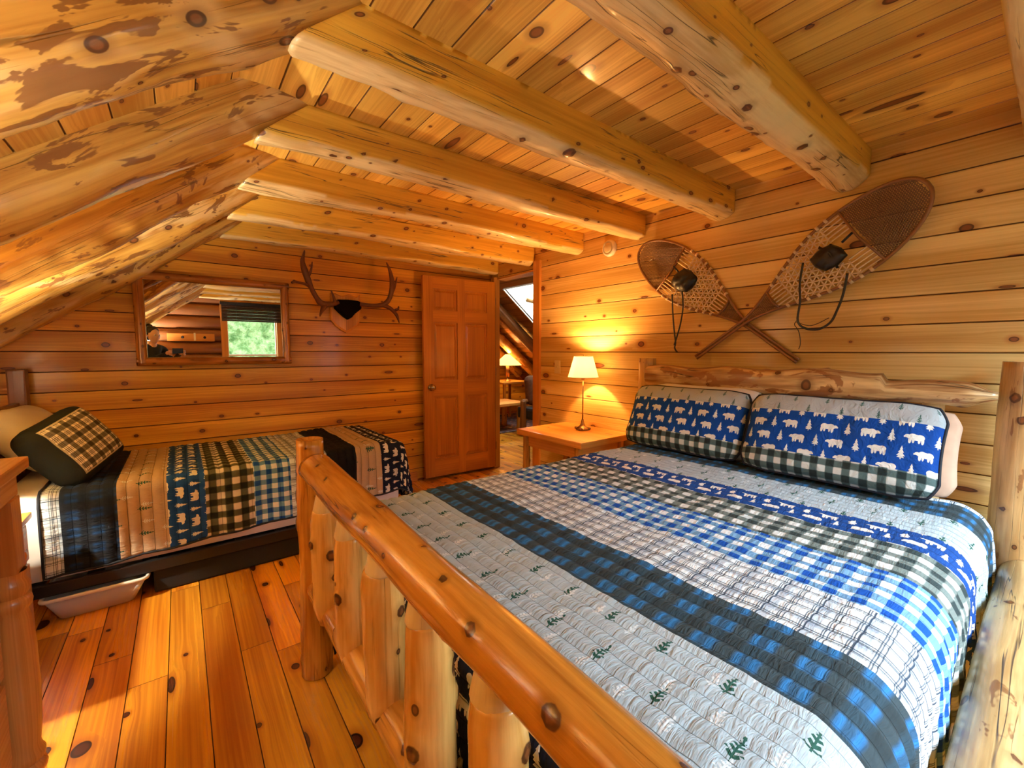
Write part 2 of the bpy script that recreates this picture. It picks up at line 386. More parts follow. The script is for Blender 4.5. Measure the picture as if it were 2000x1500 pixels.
# front log wall: stacked half-round logs, window holes
W1 = (.62, 1.38, .82, 2.0); W2 = (1.72, 2.46, .82, 2.0)
mb = MB(); hh = .20; zrow = 0
def log_course(mb, x0, x1, z0, r=.10):
    n = 10; V = []; F = []; U = []
    for i in range(n+1):
        a = -math.pi/2+math.pi*i/n
        for x in (x0, x1): V.append(Vector((x, YF-.10+math.cos(a)*r*.9, z0+r+math.sin(a)*r)))
    for i in range(n): F.append((2*i, 2*i+1, 2*i+3, 2*i+2)); U.append([(x0, i*.03+z0*3), (x1, i*.03+z0*3), (x1, i*.03+.03+z0*3), (x0, i*.03+.03+z0*3)])
    for e in (0, 1): F.append(tuple(2*i+e for i in range(n+1))); U.append([(0, 0)]*(n+1))
    mb.add(V, F, U)
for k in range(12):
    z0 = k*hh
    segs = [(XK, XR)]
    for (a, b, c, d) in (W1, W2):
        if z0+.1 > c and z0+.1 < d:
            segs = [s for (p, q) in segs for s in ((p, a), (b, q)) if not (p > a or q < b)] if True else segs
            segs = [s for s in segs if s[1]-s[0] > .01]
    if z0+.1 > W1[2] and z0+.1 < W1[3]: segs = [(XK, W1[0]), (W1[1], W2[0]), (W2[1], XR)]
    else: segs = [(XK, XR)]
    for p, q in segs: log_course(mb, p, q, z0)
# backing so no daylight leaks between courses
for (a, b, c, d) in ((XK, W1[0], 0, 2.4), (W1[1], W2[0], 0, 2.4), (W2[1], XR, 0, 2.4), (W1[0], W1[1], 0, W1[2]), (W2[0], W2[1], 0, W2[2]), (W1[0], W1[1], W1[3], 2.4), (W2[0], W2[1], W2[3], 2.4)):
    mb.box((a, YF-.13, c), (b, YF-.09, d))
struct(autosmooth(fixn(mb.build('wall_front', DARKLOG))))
GLASS, p = newmat('window_glass')
E.g.nodes.remove(p); tr = E.g.nodes.new('ShaderNodeBsdfTransparent'); gl = E.g.nodes.new('ShaderNodeBsdfGlossy'); gl.inputs['Roughness'].default_value = .02
ms = E.g.nodes.new('ShaderNodeMixShader'); ms.inputs[0].default_value = .06; E.g.links.new(tr.outputs[0], ms.inputs[1]); E.g.links.new(gl.outputs[0], ms.inputs[2])
E.g.links.new(ms.outputs[0], E.g.nodes['Material Output'].inputs[0])
def window(nm, W):
    a, b, c, d = W; m = MB()
    for q in (((a-.07, YF-.02, c-.02), (a+.02, YF+.02, d+.06)), ((b-.02, YF-.02, c-.02), (b+.07, YF+.02, d+.06)), ((a-.07, YF-.02, d), (b+.07, YF+.02, d+.08))): m.box(*q, grain=2, bev=.004)
    o = struct(m.build(nm, TRIM))
    m = MB(); m.box((a-.09, YF-.13, c-.05), (b+.09, YF+.05, c-.015), grain=0, bev=.005); m.build('window_sill', TRIM, o)
    m = MB(); zm = c+.34
    for q in (((a, YF-.11, c), (a+.035, YF-.07, d)), ((b-.035, YF-.11, c), (b, YF-.07, d)), ((a, YF-.11, c), (b, YF-.07, c+.04)), ((a, YF-.11, zm), (b, YF-.075, zm+.03)), ((a, YF-.11, d-.04), (b, YF-.07, d))): m.box(*q, grain=2, bev=.003)
    m.build('window_sash', WHITEP, o)
    m = MB(); m.box((a+.03, YF-.093, c+.03), (b-.03, YF-.089, d-.03)); m.build('window_pane', GLASS, o)
window('window_1', W1); window('window_added', W2)  # the second window is unseen, added for daylight on the big bed
# doorway casings
m = MB(); m.box((XR-.022, DY0-.085, 0), (XR+.12, DY0+.006, DZ+.09), grain=2, bev=.004); struct(m.build('trim_1', TRIM))
m = MB(); m.box((XR-.010, DY0, DZ), (XR+.12, DY1+.02, DZ+.012), grain=1, bev=.003); struct(m.build('trim_2', TRIM))
m = MB(); m.box((XR-.050, DY1, 0), (XR+.022, DY1+.06, DZ+.02), grain=2, bev=.006); struct(m.build('trim_3', make_pine('casing_wood', (.42, .20, .04), (.70, .40, .10), 10.0, kd=.05, vary=0)))
# door leaf: six raised panels
door = mesh('door_1', [(0, 0, 0)], [], DOORM); bpy.data.objects.remove(door)
h0 = Vector((2.585, 3.615, .03)); k0 = Vector((1.80, 3.665, .03)); du = (k0-h0).normalized(); LW = (k0-h0).length; HH = 1.915
dn = Vector((du.y, -du.x, 0)); dn = dn if dn.y < 0 else -dn
def dP(u, z, o): return h0+du*u+Vector((0, 0, z))+dn*o
def dbox(m, u0, u1, z0, z1, o0, o1, grain=2, slope=0.0):
    V = []
    for o, i in ((o0, 0.0), (o1, slope)):
        for (u, z) in ((u0+i, z0+i), (u1-i, z0+i), (u1-i, z1-i), (u0+i, z1-i)): V.append(dP(u, z, o))
    F = [(0, 1, 2, 3), (4, 5, 6, 7), (0, 1, 5, 4), (1, 2, 6, 5), (2, 3, 7, 6), (3, 0, 4, 7)]
    cs = [(u0, z0), (u1, z0), (u1, z1), (u0, z1)]
    uvv = [(z, u) if grain == 2 else (u, z) for (u, z) in cs]
    U = [[(uvv[i % 4][0]+(.01 if i > 3 else 0), uvv[i % 4][1]) for i in f] for f in F]
    m.add(V, F, U)
cols = [(.10, .355), (.435, .69)]; rows = [(.175, .775), (.935, 1.485), (1.60, 1.80)]
m = MB(); zz = [0]+[q for r in rows for q in r]+[HH]
for a, b in ((0, cols[0][0]), (cols[0][1], cols[1][0]), (cols[1][1], LW)): dbox(m, a, b, 0, HH, -.018, .018)
for i in range(0, len(zz), 2):
    for c in cols: dbox(m, c[0], c[1], zz[i], zz[i+1], -.018, .018, grain=0)
door = struct(fixn(m.build('door_1', DOORM)))
for r in rows:
    for c in cols:
        m = MB(); dbox(m, c[0], c[1], r[0], r[1], -.010, .004); dbox(m, c[0]+.012, c[1]-.012, r[0]+.012, r[1]-.012, .002, .015, slope=.022)
        fixn(m.build('door_panel', DOORM, door))
m = MB(); q = dn.to_track_quat('Z', 'Y').to_matrix()
m.lathe([(0, .0), (.032, 0), (.032, .006), (.012, .010), (.011, .03), (.022, .036), (.028, .048), (.026, .060), (.016, .068), (0, .070)], dP(LW-.065, .872, .018), 20, q)
o = fixn(m.build('door_knob', CHROME, door, smooth=True)); o['label'] = 'metal door knob'
for z in (.22, 1.0, 1.72):
    m = MB(); m.tube([dP(-.006, z-.04, .010), dP(-.006, z+.04, .010)], .007, 8); m.build('door_hinge', BRASS, door)
# baseboard piece along the back wall
m = MB(); m.box((XK, YB-.018, 0), (1.75, YB, .09), grain=0, bev=.004); struct(m.build('baseboard_back', TRIM))
# ------------------------------------------------------------------ joists and rafters
JY = [.07, .695, 1.305, 1.92, 2.505, 3.12, 3.675, -.54]
jl = {1: 'thick rounded ceiling log with the broad pale peeled underside, above the bed', 2: 'ceiling log with the big knot and cracked pale underside, above the foot of the bed',
      3: 'ceiling log with a wavy bottom edge, third from the camera', 4: 'ceiling log ending on the pine wall beside the smoke detector', 5: 'ceiling log ending just above the doorway edge, second from the back wall',
      6: 'ceiling log hard against the back wall above the antlers', 0: 'ceiling log at the right picture edge above the headboard post', 7: 'ceiling log above the photographer, seen only in the wall mirror'}
for i, y in enumerate(JY):
    big = i == 1; r = .118 if big else (.108 if i < 3 else .100); hw = .086 if big else (.066 if i != 6 else .056)
    zc = 2.04+r
    def wm(p, t, zc=zc, r=r): 
        x0 = .25+(p.z-(zc-r))*1.12+.01; return Vector((x0+(XR-.005-x0)*t, p.y, min(p.z, ZC+.001)))
    kn = []
    if i == 2: kn = [(1.02, 2.75, .022), (.80, 3.0, .013), (1.5, -2.9, .014)]
    if i == 1: kn = [(1.25, 3.0, .016), (1.45, -2.8, .018), (1.7, 2.9, .018), (2.0, -3.0, .02), (1.9, 2.8, .014), (.9, -2.9, .017)]
    o = log('ceiling_joist', (.25, y, zc), (XR, y, zc), r, r, JOIST, seg=36, ds=.02, seed=40+i, nk=7, amp=.085 if not big else .10, flats=((0, 1, hw), (0, -1, hw)), wmap=wm, kh=.55, knots=kn, rk=(.007, .013))
    tag(o, jl[i], 'beam', 'log ceiling joists')
rl = {0: 'sloping rafter log out of sight beside the camera', 2: 'nearest sloping rafter log, filling the top left corner', 3: 'sloping rafter log second from the top left corner, with dark scars', 4: 'sloping rafter log in the middle of the left slope, mostly behind its neighbour',
      5: 'brightly lit yellow sloping rafter log left of the mirror', 6: 'last sloping rafter log, hard against the back wall above the mirror corner', 1: 'sloping rafter log just left of the camera, seen in the mirror', 7: 'sloping rafter log nearest the front wall, seen in the mirror'}
nrm = Vector((-S, 0, 1))/N_
for i, y in enumerate(JY):
    if i == 0: continue
    a = Vector((XK+.02, y, 1.86+.74*(XK+.02)))+nrm*.105; b = Vector((.47, y, 1.86+.74*.47))+nrm*.105
    def wr(p, t):
        if p.z > ZC+.012: p = p - sl*((p.z-ZC-.012)/sl.z)
        return p
    o = log('roof_rafter', a, b, .118, .108, RAFT, seg=32, ds=.022, seed=70+i, nk=6, amp=.10, bow=.012, rk=(.010, .018), kh=.6, wmap=wr, flats=((0, 1, .10), (0, -1, .10)) if i != 6 else ((0, 1, .06), (0, -1, .085)))
    tag(o, rl[i], 'beam', 'sloping rafter logs')
# ------------------------------------------------------------------ fabric patterns
WH = (.74, .84, .88); PALE = (.43, .55, .62); GREEN = (.03, .11, .085); BLUE = (.010, .085, .42); NAVY = (.010, .03, .13)
def ell(x, y, cx, cy, rx, ry):
    a = (x-cx)*(1/rx); b = (y-cy)*(1/ry); return a*a+b*b
def bear(x, y):      # x, y in units of the bear's length, facing -x
    f = ell(x, y, -.02, .03, .46, .22)
    for q in ((-.17, .10, .22, .19), (.24, .06, .25, .22), (-.46, .08, .15, .12), (-.60, .03, .10, .06), (-.30, -.20, .085, .24), (-.12, -.18, .07, .22), (.20, -.18, .075, .22), (.39, -.20, .085, .24)):
        f = mn(f, ell(x, y, *q))
    return lt(f, 1.0)
def tree(x, y, open_=0):      # y in 0..1, x centred
    t = 1.0-y; hw = (t*.34+.02)*(fract(t*4.0)*.5+.5)
    m_ = lt(mabs(x), hw)*gt(y, .12)*lt(y, 1.0)
    if open_: m_ = m_*gt(fract(y*5.5-mabs(x)*3.0), .42)
    return mx(m_, lt(mabs(x), .03)*gt(y, 0.0)*lt(y, .9))
def lattice(a, b, cw, ch, off=0.0):
    v = b/ch; row = floor(v); u = a/cw+row*.5+off; col = floor(u); return (fract(u)-.5)*cw, (fract(v)-.5)*ch, row, col
def p_bears(a, b, base):
    x, y, row, col = lattice(a, b, .068, .062)
    isb = gt(mod(col+row*0.0, 2.0), .5); r, rc = white(col, row); sgn = gt(r, .5)*2.0-1.0
    m1 = bear(x*sgn/.052, y/.052); m2 = tree(x/.046, y/.052+.5)
    return mix(mix(isb, m2, m1), base, (.84, .85, .80))
def p_pale(a, b, base):
    x, y, row, col = lattice(a, b, .13, .115); c = mix(tree(x/.055, y/.062+.5, 1), base, GREEN)
    x, y, row, col = lattice(a+.03, b+.05, .09, .075, .3); r, _ = white(col, row)
    return mix(tree(x/.05, y/.05+.5, 1)*gt(r, .35)*.8, c, WH)
def checks(a, b, c, soft=.12):
    def f(t):
        q = mabs(fract(t/(2*c))-.5)*2.0; return ss(q, .5-soft, .5+soft)
    return f(a), f(b)
def p_buffalo(a, b, d, m_, l, c=.033):
    fu, fv = checks(a, b, c); s_ = fu+fv; t = sin(a*3000.0)*.0
    return mix(ss(s_, 1.0, 2.0), mix(ss(s_, 0.0, 1.0), d, m_), l)
def p_dark(a, b):
    fu, fv = checks(a, b+.01, .042, .18); g_ = checks(a+.02, b, .021, .3)[0]
    c = mix(fv, (.032, .048, .056), (.045, .070, .084)); c = mix(fu*.6, c, (.035, .080, .12))
    return mix(fu*fv*ss(g_, -.5, 1.0), c, (.035, .20, .50))
def p_ging(a, b):
    fu, fv = checks(a, b, .029, .03); s_ = fu+fv
    c = mix(gt(s_, 1.5), mix(gt(s_, .5), BLUE, (.16, .34, .56)), WH)
    x = (fract(a/.058+.5)-.5)*.058; y = (fract(b/.058+.5)-.5)*.058
    f = mn(ell(x, y, 0, 0, .0075, .004), mn(ell(x, y, -.007, .004, .003, .005), ell(x, y, .005, -.004, .0025, .006)))
    return mix(lt(f, 1.0), c, mix(lt(s_, .5), c, (.42, .58, .75)))
def p_thin(a, b):
    c = WH
    def st(t, per, w_, ph=0.0): return ss(mabs(fract(t/per+ph)-.5)*per, w_, w_*.6)
    c = mix(st(a, .085, .014)*.45, c, (.16, .23, .36)); c = mix(st(b, .085, .014)*.45, c, (.16, .23, .36))
    for per, w_, ph in ((.0425, .0014, .05), (.0425, .0014, .15), (.0425, .0014, .32), (.085, .002, .9)):
        c = mix(st(a, per, w_, ph)*.85, c, (.035, .06, .10)); c = mix(st(b, per, w_, ph)*.85, c, (.035, .06, .10))
    return c
def quilt_mat(name, bands, chan=.043, warm=(1, 1, 1)):
    m, p = newmat(name); a, b = uv(); wob = noise(comb(a*9.0, b*9.0), 1.0, 2)
    a2 = a+(wob-.5)*.004; b2 = b+(wob-.5)*.003; col = None
    for (b0, kind) in bands:
        c = {'pale': lambda: p_pale(a2, b2, PALE), 'pale_warm': lambda: p_pale(a2, b2, (.52, .40, .27)), 'dark': lambda: p_dark(a2, b2), 'darkk': lambda: mul(p_dark(a2, b2), (.30, .22, .26)), 'thin': lambda: p_thin(a2, b2), 'ging': lambda: p_ging(a2, b2),
             'buff': lambda: p_buffalo(a2, b2, (.035, .055, .058), (.17, .22, .21), (.70, .77, .76)), 'buffk': lambda: p_buffalo(a2, b2, (.014, .018, .012), (.10, .105, .07), (.74, .72, .62), .036),
             'bears': lambda: p_bears(a2, b2, (.012, .07, .30)), 'navy': lambda: p_bears(a2, b2, (.012, .018, .045)), 'black': lambda: mix(.0, (.008, .008, .012), (0, 0, 0))}[kind]()
        col = c if col is None else mix(gt(b, b0), col, c)
    wr = noise(comb(a*75.0, b*16.0), 1.0, 3, .6, .6); q = mabs(fract(b/chan)-.5)*2.0   # 1 at the stitch line
    sti = ss(q, .93, .99)
    col = mul(col, grey(1.0-sti*.55)); col = mul(col, warm)
    finish(p, col, .88, bump(wr*.9-sti*.8, .009, .75), spec=.2); return m
def drape(name, mat, x0, x1, y0, y1, zt, r, hem, chan=.043, puff=.009, da=.016, db=.0086, seed=3, blow=.0, edge=None, bump_fn=None, tilt=0.0):
    """quilt over a mattress block. hem = (left y-, right y+, foot x-, head x+) overhang lengths along the cloth"""
    na = int(((y1-y0)+hem[0]+hem[1])/da); nb = int(((x1-x0)+hem[2]+hem[3])/db); V = []; U = []; uvv = []
    ix0, ix1, iy0, iy1 = x0+r, x1-r, y0+r, y1-r
    for i in range(na+1):
        for j in range(nb+1):
            b = x0-hem[2]+(x1-x0+hem[2]+hem[3])*j/nb; hm = hem[0]-tilt*(b-x0)
            a = y0-hm+(y1-y0+hm+hem[1])*i/na
            # rounded corner of the cloth
            cx = min(max(b, ix0), ix1); cy = min(max(a, iy0), iy1)
            dx_, dy_ = b-cx, a-cy; L = math.hypot(dx_, dy_)
            ext = r*(math.pi/2-1)
            if L < 1e-6: pos = Vector((b, a, zt)); n_ = Vector((0, 0, 1))
            else:
                ux, uy = dx_/L, dy_/L; q = r*math.pi/2
                if L < q: th = L/r; out = r*math.sin(th); dr = r*(1-math.cos(th)); n_ = Vector((ux*math.sin(th), uy*math.sin(th), math.cos(th)))
                else:
                    rest = L-q; fold = .012*math.sin((a if abs(uy) < .5 else b)*23+seed)*min(1, rest*5)
                    out = r+rest*.02+fold; dr = r+rest*.998; n_ = Vector((ux, uy, .05))
                cf = abs(2*ux*uy); out += .10*cf*max(0, L-r)
                pos = Vector((cx+ux*out, cy+uy*out, zt-dr))
            h = puff*(abs(math.sin(math.pi*b/chan))**.6-.5)
            w1 = mnoise.noise(Vector((a*26, b*5, seed)))*.0035+mnoise.noise(Vector((a*5, b*4, seed+4)))*.006
            pos += n_*(h+w1)
            if bump_fn: pos.z += bump_fn(pos.x, pos.y)
            pos.z = max(pos.z, .012)
            V.append(pos); uvv.append((a, b))
    F = []; UU = []
    for i in range(na):
        for j in range(nb):
            k = [i*(nb+1)+j, (i+1)*(nb+1)+j, (i+1)*(nb+1)+j+1, i*(nb+1)+j+1][::-1]; F.append(tuple(k)); UU.append([uvv[t] for t in k])
    o = mesh(name, V, F, mat, None, UU, True)
    sm = o.modifiers.new('thickness', 'SOLIDIFY'); sm.thickness = .008; sm.offset = -1
    # binding along the hem
    ringi = [i*(nb+1) for i in range(na+1)]+[na*(nb+1)+j for j in range(1, nb+1)]+[i*(nb+1)+nb for i in range(na-1, -1, -1)]+[j for j in range(nb-1, 0, -1)]
    return o, [V[i] for i in ringi]
# ------------------------------------------------------------------ the big log bed
QT = .648
bed = thing('log_bed', 'queen size log bed with peeled knotty posts, rails and half-log spindles', 'bed', (1.4, .93, 0))
X = .368
log('headboard_post', (2.55, 1.75, 0), (2.55, 1.75, 1.195), .068, .056, PALELOG, bed, seed=3, nk=5, caps=('flat', 'round'))
log('headboard_post', (2.52, .068, 0), (2.52, .068, 1.205), .076, .068, PALELOG, bed, seed=5, nk=7, amp=.05, caps=('flat', 'round'), seg=32)
log('headboard_rail', (2.50, 1.70, 1.062), (2.47, .135, 1.072), .054, .046, RAILLOG, bed, seed=11, nk=6, amp=.08, caps=('flat', 'tenon'), rk=(.008, .016), kh=.8, seg=32,
    wmap=lambda p, t: Vector((p.x, p.y, p.z+(.035*max(0, min(1, (p.z-1.06)/.03)) if t < .78 else 0)+.008*math.sin(t*23)*(1 if p.z > 1.09 else 0))))
log('headboard_rail', (2.55, 1.70, .45), (2.52, .12, .45), .05, .045, RAILLOG, bed, seed=12, nk=4, caps=('flat', 'flat'))
for k in range(6): log('headboard_spindle', (2.545, 1.52-k*.24, .46), (2.53, 1.52-k*.24, 1.05), .04, .036, TENON, bed, seed=120+k, nk=2, seg=16, ds=.04)
log('headboard_knob', (2.50, .20, .50), (2.44, .13, .515), .024, .014, TENON, bed, seed=9, nk=0, caps=('flat', 'round'), seg=14, ds=.01)
log('footboard_post', (X, 1.705, 0), (X, 1.705, .918), .056, .047, BEDLOG, bed, seed=21, nk=8, caps=('flat', 'round'), rk=(.007, .013), kh=.7, knots=[(.60, 1.4, .014), (.9, 2.7, .01)])
log('footboard_post', (X, .02, 0), (X, .02, .90), .060, .052, BEDLOG, bed, seed=22, nk=6, caps=('flat', 'round'))
KN_ = [(.16, .5, .007), (.30, .7, .007), (.70, 1.0, .008), (.64, -.2, .010), (1.15, .85, .010), (1.33, .95, .012), (.90, -.1, .006)]
log('footboard_rail', (.378, 1.665, .812), (.354, .06, .792), .0580, .0450, BEDLOG, bed, seg=40, ds=.012, seed=33, nk=5, amp=.045, bow=.004, caps=('round', 'flat'), rk=(.006, .010), kh=.5,
    knots=KN_)
log('footboard_rail', (.378, 1.690, .352), (.372, .04, .352), .046, .048, BEDLOG, bed, seed=34, nk=6, amp=.06, caps=('round', 'flat'), seg=28)
for k, yy in enumerate((1.485, 1.235, .985, .745, .505, .275)):
    sp = log('footboard_spindle', (X-.002+(k % 2)*.006, yy, .325), (X, yy+.004, .715), .052, .049, SPIN, bed, seg=30, ds=.011, seed=90+k, nk=4, amp=.09, bow=.006, caps=('round', 'flat'), rk=(.009, .015), kh=1.0,
        prof=lambda t: (.70+.30*min(1, t/.16))*(1-.10*max(0, (t-.9)/.1)))
    log('spindle_tenon', (X, yy+.004, .708), (X, yy+.004, .80), .0455, .026, TENON, sp, seg=24, ds=.01, seed=190+k, nk=1, amp=.03, caps=('flat', 'flat'), kh=.1)
RAIL2 = make_log('side_rail_log', (.34, .20, .075), (.58, .40, .17), coat=.3, patch=.1, crack=1.0)
log('side_rail', (2.46, .035, .40), (.43, .035, .40), .064, .060, RAIL2, bed, seed=61, nk=6, amp=.05, caps=('round', 'flat'), seg=30)
log('side_rail', (2.50, 1.74, .40), (.43, 1.735, .40), .055, .055, BEDLOG, bed, seed=62, nk=6, amp=.05, caps=('round', 'flat'))
m = MB(); m.box((.47, .20, .20), (2.46, 1.66, .40), bev=.03); bs = tag(m.build('box_spring', BLACK), 'dark box spring under the big quilt', 'mattress')
m = MB(); m.box((.47, .19, .40), (2.47, 1.68, .625), bev=.05); tag(autosmooth(m.build('mattress', SHEET)), 'queen mattress under the big blue quilt', 'mattress')
QM = quilt_mat('quilt_queen', [(-9, 'navy'), (.50, 'pale'), (.795, 'dark'), (1.005, 'thin'), (1.225, 'ging'), (1.475, 'buff'), (1.70, 'bears'), (1.885, 'pale'), (2.14, 'dark'), (2.36, 'thin')])
q, rim = drape('quilt', QM, .452, 2.50, .115, 1.735, QT, .12, (.50, .34, .40, 0.0))
tag(q, 'blue, grey and white patchwork quilt with bear prints on the big log bed', 'quilt')
m = MB(); m.tube(rim[::3], .005, 6, closed=True); m.build('binding', plain('navy_binding', (.012, .02, .05), .8), q, smooth=True)
# ------------------------------------------------------------------ pillows
def pillow_mesh(w_, h_, t_, n=36, seed=1, flange=.0, pw=4.0):
    """returns front/back grid points in local coords x (width) y (height) z (thickness)"""
    V = []; idx = {}; F = []; U = []; rn = random.Random(seed)
    for side in (1, -1):
        for i in range(n+1):
            for j in range(n+1):
                u = -1+2*i/n; v = -1+2*j/n
                # superellipse-ish corners
                k = 1-.05*(u*u*v*v)-.02*(1-v*v)*abs(u)**3*0
                x = u*w_/2*(1-.045*(1-abs(v)**2)*abs(u)**6-.30*max(0, abs(u)+abs(v)-1.60)**1.2); y = v*h_/2*(1-.045*(1-abs(u)**2)*abs(v)**6-.30*max(0, abs(u)+abs(v)-1.60)**1.2)
                ff = max(0, (1-abs(u)**pw))*max(0, (1-abs(v)**pw)); z = side*(t_/2*ff**.55)
                z += side*.006*mnoise.noise(Vector((x*14, y*14, seed+side)))*min(1, ff*4)
                edge = i in (0, n) or j in (0, n)
                if edge and side == -1: idx[(side, i, j)] = idx[(1, i, j)]; continue
                idx[(side, i, j)] = len(V); V.append(Vector((x, y, z if not edge else 0)))
        for i in range(n):
            for j in range(n):
                q = [idx[(side, i, j)], idx[(side, i+1, j)], idx[(side, i+1, j+1)], idx[(side, i, j+1)]]; uu = [((a/n-.5)*w_, b/n*h_) for a, b in ((i, j), (i+1, j), (i+1, j+1), (i, j+1))]
                if side == -1: q.reverse(); uu.reverse()
                F.append(tuple(q)); U.append(uu)
    rim = [V[idx[(1, i, 0)]] for i in range(n)]+[V[idx[(1, n, j)]] for j in range(n)]+[V[idx[(1, i, n)]] for i in range(n, 0, -1)]+[V[idx[(1, 0, j)]] for j in range(n, 0, -1)]
    return V, F, U, rim
def frame(loc, right, up):
    r_ = Vector(right).normalized(); u_ = Vector(up); u_ = (u_-r_*u_.dot(r_)).normalized(); n_ = r_.cross(u_)
    return lambda v: Vector(loc)+r_*v.x+u_*v.y+n_*v.z
def pillow(name, mat, loc, right, up, w_, h_, t_, seed, label=None, pipe=None, pr=.006, parent=None, pw=4.0):
    V, F, U, rim = pillow_mesh(w_, h_, t_, seed=seed, pw=pw); T = frame(loc, right, up)
    o = mesh(name, [T(v) for v in V], F, mat, parent, U, True)
    if label: tag(o, label, 'pillow')
    if pipe: mb = MB(); mb.tube([T(v) for v in rim], pr, 8, closed=True); mb.build('piping', pipe, o, smooth=True)
    return o
def sham_mat(name):
    m, p = newmat(name); a, b = uv(); wob = noise(comb(a*9.0, b*9.0), 1.0, 2); a2 = a+(wob-.5)*.005; b2 = b+(wob-.5)*.005
    x, y, row, col = lattice(a2, b2-.295, .125, .05, .2); pl = mix(tree(x/.036, y/.040+.5, 1)*lt(row, 1.5), (.47, .55, .60), GREEN)
    c = mix(gt(b, .102), p_buffalo(a2, b2+.005, (.022, .035, .035), (.10, .16, .16), (.70, .76, .74), .029), p_bears(a2*.95, (b2-.01)*.95, (.006, .07, .38)))
    c = mix(gt(b, .300), c, pl)
    wr = noise(comb(a*28.0, b*22.0), 1.0, 3, .6, 1.2)
    finish(p, c, .85, bump(wr, .009, .8), spec=.2); return m
SH = sham_mat('sham_print'); PIPE = plain('navy_piping', (.006, .010, .022), .7)
pillow('pillow_sham', SH, (2.325, 1.345, .845), (0, -1, 0), (.17, 0, .39), .74, .40, .13, 5, 'left of the two bear print pillow shams, leaning on the log headboard near the lamp', PIPE)
pillow('pillow_sham', SH, (2.285, .610, .850), (0, -1, 0), (.17, 0, .39), .74, .40, .13, 8, 'right of the two bear print pillow shams, nearer the thick headboard post', PIPE)
PINKW = plain('peach_pillowcase', (.72, .50, .36), .8)
pillow('pillow', SHEET, (2.415, 1.30, .845), (0, -1, 0), (.12, 0, .40), .70, .42, .12, 11, 'white pillow behind the left bear print sham')
pillow('pillow', SHEET, (2.385, .615, .84), (0, -1, 0), (.12, 0, .40), .73, .38, .12, 12, 'white pillow peeking out behind the right bear print sham')
pillow('pillow', PINKW, (2.455, .60, .82), (0, -1, 0), (.06, 0, .40), .78, .38, .07, 13, 'peach pillow at the back behind the right sham')
# ------------------------------------------------------------------ nightstand with lamp
t = thing('nightstand', 'square log nightstand with golden pine top under the glowing lamp', 'nightstand', (2.37, 2.29, 0))
m = MB(); m.box((2.09, 1.93, .585), (2.645, 2.625, .63), grain=1, bev=.010, off=.2); m.build('table_top', TABLE, t)
for (lx, ly) in ((2.14, 2.0), (2.14, 2.56), (2.59, 2.0), (2.59, 2.56)): log('leg', (lx, ly, 0), (lx, ly, .59), .030, .027, BEDLOG, t, seed=int(lx*100+ly*10), nk=2, seg=16, ds=.04)
m = MB(); m.box((2.135, 2.03, .50), (2.155, 2.53, .585), grain=1, bev=.004); m.box((2.575, 2.03, .50), (2.595, 2.53, .585), grain=1, bev=.004); m.box((2.16, 2.0, .50), (2.57, 2.02, .585), grain=0, bev=.004); m.box((2.16, 2.54, .50), (2.57, 2.56, .585), grain=0, bev=.004); m.build('apron', DRESS, t)
m = MB(); m.box((2.13, 2.0, .16), (2.60, 2.56, .185), grain=1, bev=.004); m.build('lower_shelf', TABLE, t)
def shade_mat(name, col, em, strength):
    m, p = newmat(name); finish(p, col, .9); p.inputs['Emission Color'].default_value = (*em, 1); p.inputs['Emission Strength'].default_value = strength
    nt = m.node_tree; tl = nt.nodes.new('ShaderNodeBsdfTranslucent'); tl.inputs[0].default_value = (*col, 1); mm = nt.nodes.new('ShaderNodeMixShader'); mm.inputs[0].default_value = .55
    nt.links.new(p.outputs[0], mm.inputs[1]); nt.links.new(tl.outputs[0], mm.inputs[2]); nt.links.new(mm.outputs[0], nt.nodes['Material Output'].inputs[0]); return m
SHADE = shade_mat('lamp_shade_cloth', (.92, .82, .56), (1, .66, .26), .6)
BULB, p = newmat('bulb'); p.inputs['Emission Color'].default_value = (1, .75, .4, 1); p.inputs['Emission Strength'].default_value = 12
WSHADE = shade_mat('white_shade', (.93, .91, .85), (1, .9, .7), .8)
LX, LY = 2.47, 2.27
